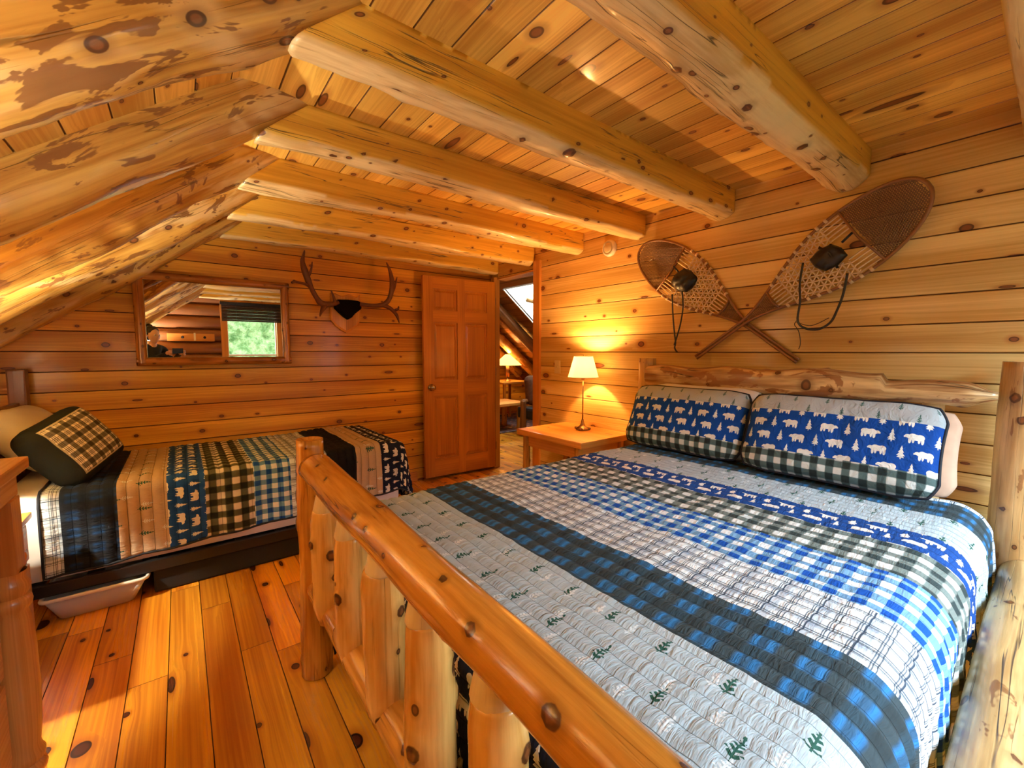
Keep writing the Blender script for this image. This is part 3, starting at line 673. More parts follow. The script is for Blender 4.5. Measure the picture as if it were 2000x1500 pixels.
def lamp(loc, label, pw, base_z, sz0, sz1, r0, r1, shade=SHADE, stem=.005, group=None, lc=(1, .50, .16)):
    x, y = loc; t = thing('table_lamp', label, 'lamp', (x, y, base_z), group)
    m = MB(); m.lathe([(0, 0), (.050, 0), (.058, .006), (.052, .016), (.030, .026), (.018, .040), (.012, .060), (.010, .075), (.006, .085), (0, .086)], (x, y, base_z), 6 if stem < .01 else 20)
    for k in range(4):
        if stem < .01: m.lathe([(0, -.012), (.010, -.010), (.013, 0), (.010, .009), (0, .012)], (x+.052*math.cos(k*math.pi/2+.5), y+.052*math.sin(k*math.pi/2+.5), base_z+.012), 10)
    autosmooth(m.build('lamp_base', BRASS, t))
    m = MB(); m.tube([(x, y, base_z+.07), (x, y, sz0+.04)], stem, 10); m.lathe([(0, sz0-.02), (.014, sz0-.02), (.014, sz0+.05), (0, sz0+.05)], (x, y, 0), 12); m.build('lamp_stem', BRASS, t, smooth=True)
    m = MB(); m.lathe([(r0, sz0), (r1, sz1)], (x, y, 0), 40); m.lathe([(r0-.002, sz0), (r1-.002, sz1)], (x, y, 0), 40); s_ = m.build('lamp_shade', shade, t, smooth=True)
    for rr_, zz_ in ((r0, sz0), (r1, sz1)): m = MB(); m.tube([(x+rr_*math.cos(a*.3142), y+rr_*math.sin(a*.3142), zz_) for a in range(20)], .002, 6, closed=True); m.build('shade_rim', BRASS, t, smooth=True)
    m = MB()
    for a in range(3): m.tube([(x, y, sz1-.01), (x+r1*math.cos(a*2.094), y+r1*math.sin(a*2.094), sz1)], .0012, 5)
    m.tube([(x, y, sz1-.012), (x, y, sz1+.012)], .004, 6); m.build('shade_spider', BRASS, t, smooth=True)
    m = MB(); zb = (sz0+sz1)/2; m.lathe([(0, zb-.03), (.012, zb-.028), (.022, zb-.006), (.024, zb+.010), (.015, zb+.028), (0, zb+.034)], (x, y, 0), 14); m.build('light_bulb', BULB, t, smooth=True)
    point('lamp_glow', (x, y, zb+.045), pw, lc, .02); return t
lamp((LX, LY), 'slim brass table lamp with glowing cream shade on the nightstand by the big bed', 21, .63, 1.042, 1.205, .118, .072)
# wall switch, smoke detector
t = thing('light_switch', 'ivory light switch plate on the pine wall left of the lamp', 'light switch', (XR, 2.74, 1.05))
m = MB(); m.box((XR-.007, 2.705, 1.047), (XR, 2.775, 1.163), grain=2, bev=.003); m.build('switch_plate', IVORY, t)
m = MB(); m.box((XR-.016, 2.734, 1.095), (XR-.006, 2.746, 1.117), grain=2, bev=.002); m.build('switch_toggle', IVORY, t)
t = thing('smoke_detector', 'round white smoke detector high on the pine wall', 'smoke detector', (XR, 2.17, 2.03))
rx = Matrix.Rotation(-math.pi/2, 3, 'Y')
m = MB(); m.lathe([(0, 0), (.060, 0), (.063, .008), (.060, .026), (.050, .034), (.046, .034), (.045, .028), (.030, .030), (.0, .032)], (XR, 2.17, 2.03), 32, rx); m.build('detector_body', WHITEP, t, smooth=True)
m = MB(); m.lathe([(.036, .030), (.037, .036), (.030, .040), (0, .041)], (XR, 2.17, 2.03), 24, rx); m.build('detector_cap', IVORY, t, smooth=True)
# ------------------------------------------------------------------ snowshoes
def snowshoe(tip, tail, depth, label, seed, flip=1):
    tip = Vector((XR-depth, *tip)); tail = Vector((XR-depth, *tail)); d = tail-tip; L = d.length; d.normalize(); n_ = Vector((-1, 0, 0)); w_ = d.cross(n_)*flip
    T = lambda t, x, o=0.0: tip+d*t+w_*x+n_*(o+.030*max(0, 1-t/.30)**2)
    W = .165
    def hw(t):
        if t < .34: q = t/.34; return W*math.sin(math.acos(max(-1, 1-q)))**.95 if q < 1 else W
        if t < .96: q = (t-.34)/.62; return .009+(W-.009)*(.5+.5*math.cos(math.pi*q))**.92
        return .009
    th = thing('snowshoe', label, 'snowshoe', T(L/2, 0, 0), 'pair of snowshoes on the wall')
    m = MB(); ts = [0, .004, .012, .025, .045, .07, .10]+[.10+(L-.10)*i/44 for i in range(1, 45)]
    pts = [T(t, hw(t)) for t in reversed(ts)]+[T(t, -hw(t)) for t in ts[1:]]
    m.tube(pts, .0085, 8); m.build('snowshoe_frame', ASH, th, smooth=True)
    b1, b2 = .28, .74
    for t in (b1, b2): m = MB(); m.tube([T(t, -hw(t)), T(t+.012, 0), T(t, hw(t))], .010, 8, flat=.6); m.build('crossbar', ASH, th, smooth=True)
    def web(name, t0, t1, sp, rad, mat, dirs, hole=None):
        m = MB()
        for (dx_, dt_) in dirs:
            # direction vector in (x,t); lines offset along its normal
            Ld = math.hypot(dx_, dt_); dx, dt = dx_/Ld, dt_/Ld; nx, nt = -dt, dx; k = -80
            for k in range(-int(1.0/sp), int(1.0/sp)):
                ox, ot = nx*k*sp, (t0+t1)/2+nt*k*sp; run = []; s_ = -.9; step = .012
                while s_ < .9:
                    x, t = ox+dx*s_, ot+dt*s_; s_ += step
                    ok = t0 < t < t1 and abs(x) < hw(t)-.003
                    if ok and hole and hole(x, t): ok = False
                    if ok: run.append((x, t))
                    else:
                        if len(run) > 1: m.tube([T(run[0][1], run[0][0]), T(run[-1][1], run[-1][0])], rad, 4)
                        run = []
                
        return m.build(name, mat, th)
    hole = lambda x, t: abs(x) < .060 and b1-.01 < t < b1+.115
    strip = lambda x, t: t < b1+.115 or (t > b2-.075)
    web('tip_webbing', .012, b1, .0085, .0017, TIPWEB, ((1, .0), (1, 1.7), (1, -1.7)))
    web('center_webbing', b1+.09, b2-.07, .0275, .0040, RAWHIDE, ((1, .0), (1, 1.7), (1, -1.7)), lambda x, t: abs(x) < .060 and t < b1+.115)
    web('toe_webbing', b1, b1+.10, .021, .0040, RAWHIDE, ((0, 1),), hole); web('heel_webbing', b2-.08, b2, .020, .0040, RAWHIDE, ((0, 1),))
    web('tail_webbing', b2, .93, .0085, .0018, TIPWEB, ((1, .0), (1, 1.7), (1, -1.7)))
    t = b1+.06
    while t < b2-.03:   # rawhide wraps round the frame
        for s_ in (1, -1):
            c = T(t, s_*hw(t)); m = MB(); m.tube([c-d*.007, c+d*.007], .0112, 10); m.build('rawhide_wrap', RAWHIDE, th, smooth=True)
        t += .045
    # binding: folded black leather pad with straps
    rn = random.Random(seed); m = MB(); V = []; F = []; U = []; nn = 14
    cc = (b1+.150)
    for i in range(nn+1):
        for j in range(nn+1):
            u = -1+2*i/nn; v = -1+2*j/nn; k = 1-.18*abs(u)*abs(v)
            V.append(T(cc+v*.066*k+.01*u, u*.060*k, .022+.030*(1-u**4)*(1-v**4)**.7+.010*mnoise.noise(Vector((u*2.2, v*2.2, seed)))))
    for i in range(nn):
        for j in range(nn): F.append((i*(nn+1)+j, (i+1)*(nn+1)+j, (i+1)*(nn+1)+j+1, i*(nn+1)+j+1)); U.append([(0, 0)]*4)
    m.add(V, F, U); o = m.build('foot_binding', LEATHER, th, smooth=True); sm = o.modifiers.new('t', 'SOLIDIFY'); sm.thickness = .016; sm.offset = -1
    m = MB(); m.tube([T(cc, -.07, .02), T(cc-.02, 0, .055), T(cc, .07, .02)], .009, 8, flat=.4); m.tube([T(b1+.015, .03, .015), T(b1+.07, .02, .02)], .006, 6); m.build('binding_strap', LEATHER, th, smooth=True)
    c = T(cc, 0, .03); m = MB(); return th, c, T
def strap(th, pts, rad=.0055):
    m = MB(); P = [Vector(p) for p in pts]; out = []
    for i in range(len(P)-1):
        p0 = P[max(i-1, 0)]; p1 = P[i]; p2 = P[i+1]; p3 = P[min(i+2, len(P)-1)]
        for k in range(6):
            t = k/6; out.append(.5*((2*p1)+(p2-p0)*t+(2*p0-5*p1+4*p2-p3)*t*t+(3*p1-p0-3*p2+p3)*t**3))
    out.append(P[-1]); m.tube(out, rad, 8, flat=.45); m.build('hanging_strap', LEATHER, th, smooth=True)
th, c, T = snowshoe((.395, 1.965), (1.425, 1.205), .052, 'larger looking right snowshoe crossing in front of its twin above the pillows', 3)
x = XR-.085
strap(th, [(x, .845, 1.70), (x, .855, 1.60), (x, .850, 1.50), (x-.004, .855, 1.405), (x, .825, 1.365), (x, .765, 1.355), (x, .715, 1.385), (x, .690, 1.44), (x, .668, 1.52), (x, .655, 1.62)])
strap(th, [(x, .855, 1.41), (x, .870, 1.385), (x, .850, 1.35), (x, .838, 1.29), (x, .845, 1.255)], .0035)
strap(th, [(x, .86, 1.395), (x-.01, .79, 1.375), (x, .72, 1.41)], .004)
th, c, T = snowshoe((1.862, 1.962), (.867, 1.190), .022, 'left snowshoe tucked behind its twin, nearer the lamp', 6, -1)
x = XR-.062
strap(th, [(x, 1.60, 1.62), (x, 1.59, 1.48), (x, 1.575, 1.36), (x, 1.565, 1.30), (x, 1.57, 1.265), (x, 1.55, 1.235)], .0055)
strap(th, [(x, 1.53, 1.64), (x, 1.52, 1.53), (x, 1.535, 1.42), (x, 1.56, 1.33), (x, 1.575, 1.285)], .0055)
# ------------------------------------------------------------------ mirror
YM = YB-.005
mir = thing('wall_mirror', 'wide wall mirror in a peeled log frame above the small bed', 'mirror', (.23, YM, 1.43))
MIR, p = newmat('mirror_glass'); finish(p, (.93, .93, .90), .0, metal=1)
x0, x1, z0, z1 = -.195, .66, 1.175, 1.74
m = MB(); m.box((x0, YM-.024, z0), (x1, YM-.012, z1)); m.build('mirror_glass', MIR, mir)
m = MB(); m.box((x0-.02, YM-.011, z0-.02), (x1+.02, YM, z1+.02)); m.build('mirror_backing', BLACK, mir)
log('frame_rail', (x0-.03, YM-.028, z0), (x1+.03, YM-.028, z0), .028, .028, FRAMEL, mir, seed=201, nk=5, rk=(.006, .01), seg=18, caps=('flat', 'flat'))
log('frame_rail', (x0-.03, YM-.028, z1), (x1+.03, YM-.028, z1), .028, .028, FRAMEL, mir, seed=202, nk=5, rk=(.006, .01), seg=18, caps=('flat', 'flat'))
log('frame_stile', (x0, YM-.030, z0-.02), (x0, YM-.030, z1+.02), .030, .028, FRAMEL, mir, seed=203, nk=3, rk=(.006, .01), seg=18, caps=('round', 'round'))
log('frame_stile', (x1, YM-.030, z0-.02), (x1, YM-.030, z1+.02), .027, .027, FRAMEL, mir, seed=204, nk=3, rk=(.006, .01), seg=18, caps=('round', 'round'))
# ------------------------------------------------------------------ antler mount
am = thing('antler_mount', 'caribou antlers on a wooden shield plaque between the mirror and the door', 'antlers', (1.125, YB, 1.55))
def prism(name, pts, y0, y1, mat, parent, bev=.01):
    cx = sum(p[0] for p in pts)/len(pts); cz = sum(p[1] for p in pts)/len(pts); n = len(pts); V = []; F = []; U = []
    for (y, s_) in ((y0, 1.0), (y1+bev*.6, 1.0), (y1, 1-bev/.12)):
        for (a, b) in pts: V.append(Vector((cx+(a-cx)*s_, y, cz+(b-cz)*s_)))
    for k in range(2):
        for i in range(n): F.append((k*n+i, k*n+(i+1) % n, (k+1)*n+(i+1) % n, (k+1)*n+i)); U.append([(pts[i][0], pts[i][1])]*4)
    F.append(tuple(2*n+i for i in range(n))); U.append([(b, a) for a, b in pts]); F.append(tuple(reversed(range(n)))); U.append([(b, a) for a, b in reversed(pts)])
    return fixn(mesh(name, V, F, mat, parent, U, False))
pl = [(1.003+(1.243-1.003)*i/12, 1.712+.010*math.sin(i/12*4*math.pi)+(.01 if i in (0, 12) else 0)) for i in range(13)]+[(1.245, 1.60), (1.238, 1.50), (1.205, 1.455), (1.16, 1.42), (1.120, 1.398), (1.08, 1.42), (1.035, 1.455), (1.0, 1.50), (.998, 1.60)]
prism('plaque', pl, YB-.002, YB-.030, TABLE, am)
prism('fur_cap', [(1.017, 1.655), (1.05, 1.668), (1.13, 1.672), (1.21, 1.668), (1.246, 1.655), (1.235, 1.60), (1.185, 1.56), (1.155, 1.525), (1.127, 1.508), (1.095, 1.528), (1.06, 1.56), (1.025, 1.595)], YB-.03, YB-.085, FUR, am, .03)
def ant(segs):
    m = MB()
    for pts, rs in segs:
        P = [Vector((a, YB-b, c)) for a, b, c in pts]; out = []; rr = []
        for i in range(len(P)-1):
            p0 = P[max(i-1, 0)]; p1 = P[i]; p2 = P[i+1]; p3 = P[min(i+2, len(P)-1)]
            for k in range(5):
                t = k/5; out.append(.5*((2*p1)+(p2-p0)*t+(2*p0-5*p1+4*p2-p3)*t*t+(3*p1-p0-3*p2+p3)*t**3)); rr.append(rs[i]*(1-t)+rs[i+1]*t)
        out.append(P[-1]); rr.append(rs[-1]); m.tube(out, [q_*1.3 for q_ in rr], 12, flat=.8)
    return m.build('antler', ANTLER, am, smooth=True)
ant([([(1.043, .07, 1.642), (.984, .09, 1.622), (.911, .11, 1.622), (.872, .13, 1.657), (.834, .14, 1.723), (.808, .15, 1.785), (.786, .15, 1.86), (.775, .14, 1.93), (.794, .13, 2.015)], [.019, .020, .024, .017, .016, .021, .022, .015, .004]),
     ([(.94, .10, 1.625), (.921, .12, 1.590), (.895, .15, 1.55), (.877, .18, 1.515)], [.020, .018, .010, .003]), ([(1.015, .09, 1.635), (1.005, .11, 1.67), (.982, .12, 1.731)], [.012, .009, .003]),
     ([(.818, .14, 1.745), (.78, .17, 1.755), (.737, .20, 1.756), (.69, .21, 1.762)], [.012, .010, .009, .010]), ([(.700, .21, 1.762), (.68, .22, 1.748)], [.012, .008]), ([(.80, .15, 1.80), (.825, .17, 1.86), (.832, .19, 1.925)], [.012, .008, .003])])
ant([([(1.225, .07, 1.640), (1.29, .09, 1.633), (1.36, .11, 1.634), (1.416, .13, 1.650), (1.455, .14, 1.695), (1.475, .15, 1.77), (1.478, .15, 1.86), (1.466, .14, 1.94), (1.443, .13, 2.005)], [.018, .017, .018, .021, .019, .020, .019, .013, .004]),
     ([(1.462, .14, 1.72), (1.495, .16, 1.79), (1.518, .17, 1.885)], [.014, .011, .003]), ([(1.40, .12, 1.642), (1.44, .14, 1.625), (1.476, .15, 1.601), (1.512, .16, 1.555), (1.530, .17, 1.489)], [.018, .017, .015, .014, .003]),
     ([(1.50, .16, 1.60), (1.525, .16, 1.612), (1.532, .16, 1.635)], [.013, .010, .004])])
# ------------------------------------------------------------------ the small bed
BY0, BY1 = 2.80, 3.70; BX0, BX1 = -.70, 1.20
t = thing('bed_frame', 'low black frame of the small bed along the back wall', 'bed', (.25, 3.26, 0))
m = MB()
for q in (((BX0, BY0-.03, .125), (BX1, BY0, .180)), ((BX0, BY1, .125), (BX1, BY1+.03, .180)), ((BX0, BY0, .125), (BX0+.03, BY1, .18)), ((BX1-.03, BY0, .125), (BX1, BY1, .18))): m.box(*q, bev=.004)
m.build('side_rail', BLACKM, t)
for k in range(9): m = MB(); m.box((BX0+.1+k*.2, BY0, .165), (BX0+.16+k*.2, BY1, .18), bev=.002); m.build('slat', BLACKM, t)
for x in (BX0+.04, .3, BX1-.06):
    for y in (BY0+.02, BY1-.04): m = MB(); m.tube([(x, y, 0), (x, y, .13)], .018, 10); m.build('leg', BLACKM, t)
m = MB(); m.box((-.16, BY0-.01, .004), (BX1-.12, BY0+.55, .122), bev=.01); tag(m.build('underbed_shade', BLACK), 'black block standing in for the shade under the small bed', 'shade block')  # solid black block put in for the shade under the bed
t2 = thing('headboard', 'pale wooden headboard post and panel at the head of the small bed', 'headboard', (-.76, 3.6, 0))
m = MB(); m.box((-.735, 3.64, 0), (-.66, 3.715, 1.14), grain=2, bev=.008); m.build('post', PALELOG, t2)
m = MB(); m.box((-.735, 2.70, 0), (-.66, 2.775, 1.02), grain=2, bev=.008); m.build('post', PALELOG, t2)
m = MB(); m.box((-.72, 2.78, .35), (-.69, 3.64, .95), grain=1, bev=.008); m.build('panel', PALELOG, t2)
t2.location.x -= .045
m = MB(); m.box((BX0+.01, BY0, .182), (BX1-.02, BY1+.01, .585), bev=.05); tag(autosmooth(m.build('mattress', SHEET), 60), 'white mattress of the small bed showing below the quilt', 'mattress')
TM = quilt_mat('quilt_twin', [(-9, 'thin'), (-.470, 'darkk'), (-.275, 'pale_warm'), (-.085, 'bears'), (.075, 'buffk'), (.300, 'ging'), (.490, 'thin'), (.70, 'black'), (.88, 'pale_warm'), (1.045, 'navy')], chan=.048)  # tree bands: the pale fabric again, warm lamplight put into its colour
q, rim = drape('quilt', TM, -.85, 1.235, BY0-.014, BY1+.005, .600, .055, (.385, 0.0, -.315, .40), chan=.048, seed=9, da=.014, db=.0095, bump_fn=lambda x, y: .02*math.exp(-((x-.95)/.25)**2)*(1 if y > BY0 else 0), tilt=.045)
tag(q, 'patchwork quilt with warm-lit pale and black bands on the small bed', 'quilt')
m = MB(); m.tube(rim[::3], .006, 6, closed=True); m.build('binding', plain('black_binding', (.010, .012, .02), .8), q, smooth=True)
def plaid_mat():
    m, p = newmat('plaid_pillow'); a, b = uv(); c = (.86, .80, .62)
    def st(t_, per, w_, ph=0.0): return ss(mabs(fract(t_/per+ph)-.5)*per, w_, w_*.8)
    for per, w_, ph, al in ((.066, .014, .0, .80), (.066, .0018, .40, .7), (.066, .0018, .5, .7), (.066, .0018, .60, .7)):
        c = mix(st(a, per, w_, ph)*al, c, (.02, .016, .010)); c = mix(st(b, per, w_, ph)*al, c, (.02, .016, .010))
    edge = mx(mabs(a)-.132, mabs(b-.195)-.145); c = mix(gt(edge, 0.0), c, (.016, .018, .014)); c = mix(lt(mabs(edge), .003), c, (.5, .45, .3))
    wr = noise(comb(a*20.0, b*20.0), 1.0, 3); finish(p, c, .9, bump(wr, .008, .7), spec=.15); return m
pillow('throw_pillow', plaid_mat(), (-.452, 3.05, .765), (.2, 0.0, -.28), (.15, .32, .11), .355, .385, .20, 21, 'tan and black plaid throw pillow with dark border tipped on the small bed')
pillow('pillow', SHEET, (-.64, 3.40, .78), (.15, .97, 0), (-.42, .1, .45), .55, .40, .18, 22, 'white pillow standing at the head of the small bed')
# storage bin
t = thing('storage_bin', 'clear white plastic storage bin with a rolled rim under the small bed', 'storage bin', (-.38, 2.92, 0))
m = MB(); a0, a1, c0, c1 = -.50, -.25, 2.775, 3.2
def loop(x0, x1, y0, y1, z, r=.03, n=5):
    L = []
    for cx, cy, s in ((x1-r, y1-r, 0), (x0+r, y1-r, 1), (x0+r, y0+r, 2), (x1-r, y0+r, 3)):
        for k in range(n+1): a = math.pi/2*(s+k/n); L.append(Vector((cx+r*math.cos(a), cy+r*math.sin(a), z)))
    return L
A = loop(-.50, -.235, 2.765, 3.25, .006); B = loop(-.545, -.185, 2.745, 3.30, .105); B2 = loop(-.540, -.190, 2.750, 3.295, .105); A2 = loop(-.495, -.24, 2.770, 3.245, .010); n = len(A)
V = A+B+B2+A2; F = [tuple(range(n))[::-1], tuple(3*n+i for i in range(n))]
for k in range(3): F += [(k*n+i, k*n+(i+1) % n, (k+1)*n+(i+1) % n, (k+1)*n+i) for i in range(n)]
BINM, p = newmat('bin_plastic'); finish(p, (.72, .70, .64), .35); p.inputs['Transmission Weight'].default_value = .15; p.inputs['Subsurface Weight'].default_value = .1
mesh('bin_body', V, F, BINM, t, [[(0, 0)]*len(f) for f in F])
m = MB(); m.tube(loop(-.55, -.18, 2.74, 3.305, .112), .009, 8, closed=True); m.build('bin_rim', WHITEP, t, smooth=True)
# ------------------------------------------------------------------ dresser and bedside cabinet on the left
t = thing('dresser', 'honey pine dresser with a turned corner column at the left picture edge', 'dresser', (-.60, 1.21, 0))
DX, DY_, DT = .052, -.285, .948
m = MB(); m.box((-.95+DX, 1.00+DY_, DT-.032), (-.405+DX, 2.075+DY_, DT), grain=1, bev=.006); m.build('dresser_top', DRESS, t)
m = MB(); m.box((-.93+DX, 1.04+DY_, .10), (-.475+DX, 2.035+DY_, DT-.032), grain=1, bev=.004); m.box((-.93+DX, 1.04+DY_, 0), (-.50+DX, 2.035+DY_, .102), grain=1); m.build('carcass', DRESS, t)
m = MB(); m.box((-.475+DX, 1.02+DY_, DT-.10), (-.425+DX, 2.045+DY_, DT-.032), grain=1, bev=.004); m.build('frieze', DRESS, t)
for k, (z0_, z1_) in enumerate(((.14, .37), (.39, .61), (.63, .84))):
    m = MB(); m.box((-.478+DX, 1.12+DY_, z0_), (-.455+DX, 1.94+DY_, z1_), grain=1, bev=.006); dr = m.build('drawer', DRESS, t)
    for yy in (1.32+DY_, 1.74+DY_): m = MB(); m.lathe([(0, 0), (.010, 0), (.010, .012), (.020, .02), (.018, .03), (0, .034)], (-.455+DX, yy, (z0_+z1_)/2), 16, Matrix.Rotation(math.pi/2, 3, 'Y')); m.build('knob', DRESS, dr, smooth=True)
for yy in (1.995+DY_, 1.08+DY_):
    m = MB(); m.box((-.475+DX, yy-.04, .650), (-.420+DX, yy+.04, DT-.10), grain=2, bev=.005); m.box((-.475+DX, yy-.045, 0), (-.415+DX, yy+.045, .065), grain=2, bev=.006)
    m.lathe([(.034, .062), (.042, .070), (.044, .080), (.042, .090), (.034, .098), (.041, .108), (.042, .122), (.036, .136), (.034, .15), (.039, .20), (.043, .32), (.042, .44), (.038, .52), (.033, .540), (.041, .552), (.043, .563), (.041, .574), (.034, .582), (.038, .592), (.042, .606), (.040, .620), (.034, .632), (.036, .65)], (-.447+DX, yy, 0), 28)
    autosmooth(m.build('turned_column', DRESS, t), 50)
t = thing('bedside_cabinet', 'knotty pine bedside cabinet between the dresser and the small bed', 'nightstand', (-.8, 2.48, 0))
KN = make_pine('knotty_pine', (.30, .105, .02), (.56, .24, .05), .4, kd=.95, vary=.1, cell=.12, kr=(.008, .018), groove=.0005)
m = MB(); m.box((-1.02, 2.24, .530), (-.535, 2.685, .555), grain=1, bev=.005); m.build('cabinet_top', DRESS, t)
m = MB(); m.box((-1.0, 2.26, .0), (-.560, 2.675, .530), grain=2, bev=.003); m.build('carcass', KN, t)
m = MB(); m.box((-.562, 2.29, .36), (-.548, 2.655, .51), grain=1, bev=.004); dr = m.build('drawer', KN, t)
m = MB(); m.lathe([(0, 0), (.010, 0), (.010, .012), (.018, .02), (.016, .03), (0, .034)], (-.548, 2.47, .435), 14, Matrix.Rotation(math.pi/2, 3, 'Y')); m.build('knob', DRESS, dr, smooth=True)
m = MB(); m.box((-.562, 2.29, .04), (-.548, 2.655, .34), grain=2, bev=.004); m.build('cabinet_door', KN, t)
lamp((-.86, 2.46), 'added table lamp on the bedside cabinet just outside the left picture edge', 60, .555, .93, 1.12, .14, .08, shade=WSHADE, stem=.014, lc=(1, .90, .68))  # unseen lamp, added for the warm light on pillows and wall
lamp((-.52, .98), 'added fill lamp on the dresser just outside the left picture edge', 13, .948, 1.15, 1.31, .13, .08, shade=WSHADE, stem=.014, lc=(1, .93, .80))  # unseen lamp, added to brighten rafters, floor and small bed
t = thing('fill_lamp_stand', 'added stand carrying the fill lamp in the corner behind the camera', 'table', (-.64, -.76, 0))  # unseen stand, added only to carry the fill lamp
m = MB(); m.box((-.78, -.92, .66), (-.48, -.62, .69), bev=.006); m.build('table_top', TABLE, t)
for (lx, ly) in ((-.75, -.89), (-.51, -.89), (-.75, -.65), (-.51, -.65)): m = MB(); m.box((lx-.018, ly-.018, 0), (lx+.018, ly+.018, .66), grain=2, bev=.003); m.build('leg', DRESS, t)
lamp((-.63, -.77), 'added fill lamp on the corner stand behind the camera', 62, .69, .98, 1.17, .14, .09, shade=WSHADE, stem=.014, lc=(1, .95, .86))  # unseen lamp, added as fill for joist faces and small bed
# ------------------------------------------------------------------ room beyond the doorway
R2W = WALL
boards('wall_gable', (0, 6.75, 0), (1, 0, 0), (0, 0, 1), (0, -1, 0), [(2.7, 6.6, 0, 3.0)], .125, .02, WALL)
boards('wall_far', (5.9, 0, 0), (0, 1, 0), (0, 0, 1), (-1, 0, 0), [(2.6, 6.8, 0, 1.5)], .125, .02, WALL)
boards('wall_side', (2.72, 0, 0), (0, 1, 0), (0, 0, 1), (1, 0, 0), [(3.76, 6.8, 0, 2.9)], .125, .02, WALL)
boards('wall_near', (0, 2.7, 0), (1, 0, 0), (0, 0, 1), (0, 1, 0), [(2.75, 5.9, 0, 2.9)], .125, .02, WALL)
# its roof slope descending to +X:  z = 2.30 - .80 (x-3.35), rafters below it, skylight shaft
S2 = .80; n2_ = math.hypot(1, S2); def_z = lambda x: 2.42-S2*(x-3.35)
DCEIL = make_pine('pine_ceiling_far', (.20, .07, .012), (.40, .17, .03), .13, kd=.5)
sk = (3.70, 4.40, 4.1, 4.95)  # x0,x1,y0,y1 of the skylight
def slope_rect(x0, x1, y0, y1): return (y0, y1, (x0-2.7)*n2_, (x1-2.7)*n2_)
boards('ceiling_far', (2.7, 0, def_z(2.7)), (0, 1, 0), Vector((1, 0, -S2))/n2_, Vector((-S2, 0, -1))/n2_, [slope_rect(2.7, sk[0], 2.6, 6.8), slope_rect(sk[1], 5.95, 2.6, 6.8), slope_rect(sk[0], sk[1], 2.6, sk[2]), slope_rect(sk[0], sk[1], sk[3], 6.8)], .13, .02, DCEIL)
m = MB(); z_ = def_z(sk[0]); PLAS = plain('skylight_plaster', (.80, .76, .62), .8, noise_amt=.03)
for (a, b, c, d) in ((sk[0], sk[2], sk[1], sk[2]), (sk[0], sk[3], sk[1], sk[3]), (sk[0], sk[2], sk[0], sk[3]), (sk[1], sk[2], sk[1], sk[3])):
    V = [Vector((a, b, def_z(a)-.02)), Vector((c, d, def_z(c)-.02)), Vector((c+.15, d, def_z(c)+.45)), Vector((a+.15, b, def_z(a)+.45))]; off = Vector((.02, 0, 0)) if a == c else Vector((0, .02, 0))
    m.add(V+[v+off for v in V], [(0, 1, 2, 3), (7, 6, 5, 4), (0, 4, 5, 1), (2, 6, 7, 3)], [[(0, 0)]*4]*4)
struct(fixn(m.build('window_3', PLAS)))
for y, lab in ((5.30, 'dark sloping log seen against the skylight beyond the doorway'), (5.95, 'middle sloping log beyond the doorway'), (6.45, 'farthest sloping log beyond the doorway above the shaded lamp')):
    r = .085; x1_ = 4.60 if y < 5.5 else 5.2
    o = log('roof_rafter', (2.8, y, def_z(2.8)-.14), (x1_, y, def_z(x1_)-.14), r, r, DARKLOG if y < 5.5 else RAFT, seed=int(y*10), nk=3, seg=20, ds=.05); tag(o, lab, 'beam')
o = log('ceiling_joist', (2.78, 4.0, 2.12), (2.78, 6.7, 2.12), .08, .08, DARKLOG, seed=77, seg=16, ds=.06); tag(o, 'dark log high across the far room seen through the doorway top', 'beam')
o = log('skylight_log', (3.86, 4.62, 1.965), (4.5, 4.48, 1.86), .035, .04, PALELOG, seed=88, nk=1, seg=14, ds=.05); tag(o, 'short pale log crossing the bright skylight beyond the doorway', 'beam')
SH2 = shade_mat('glass_shade', (.90, .72, .40), (1, .60, .20), 1.2)
t = thing('side_table', 'small dark side table under the mission style lamp beyond the doorway', 'table', (4.6, 6.0, 0))
m = MB(); m.box((4.30, 5.75, .68), (4.90, 6.35, .715), bev=.006); m.build('table_top', TABLE, t)
for (lx, ly) in ((4.35, 5.8), (4.85, 5.8), (4.35, 6.3), (4.85, 6.3)): m = MB(); m.box((lx-.02, ly-.02, 0), (lx+.02, ly+.02, .68), grain=2, bev=.003); m.build('leg', DOORM, t)
lamp((4.52, 5.93), 'mission style lamp with wide glowing shade beyond the doorway', 16, .715, 1.0, 1.19, .25, .035, SH2, .03)
t = thing('coffee_table', 'rustic coffee table with a thick pine top beyond the doorway', 'table', (4.1, 5.45, 0))
m = MB(); m.box((3.55, 5.10, .405), (4.28, 5.70, .45), bev=.012); m.build('table_top', TABLE, t)
for (lx, ly) in ((3.68, 5.2), (4.2, 5.2), (3.68, 5.6), (4.2, 5.6)): log('leg', (lx, ly, 0), (lx, ly, .41), .045, .04, BEDLOG, t, seed=int(lx*77+ly), nk=1, seg=14, ds=.05)
t = thing('log_chair', 'dark log armchair with a slatted back beyond the doorway', 'chair', (4.25, 4.7, 0))
log('arm_post', (3.93, 4.78, 0), (3.93, 4.78, .52), .05, .045, DARKLOG, t, seed=301, seg=16, ds=.05); log('arm_post', (4.55, 4.4, 0), (4.55, 4.4, .52), .05, .045, DARKLOG, t, seed=302, seg=16, ds=.05)
m = MB(); m.box((3.95, 4.3, .25), (4.75, 4.95, .42), bev=.05); m.build('seat_cushion', BLACK, t)
log('arm_rail', (3.93, 4.80, .50), (4.75, 4.95, .50), .04, .04, DARKLOG, t, seed=303, seg=14, ds=.06); log('arm_rail', (3.93, 4.3, .50), (4.75, 4.3, .50), .04, .04, DARKLOG, t, seed=304, seg=14, ds=.06)
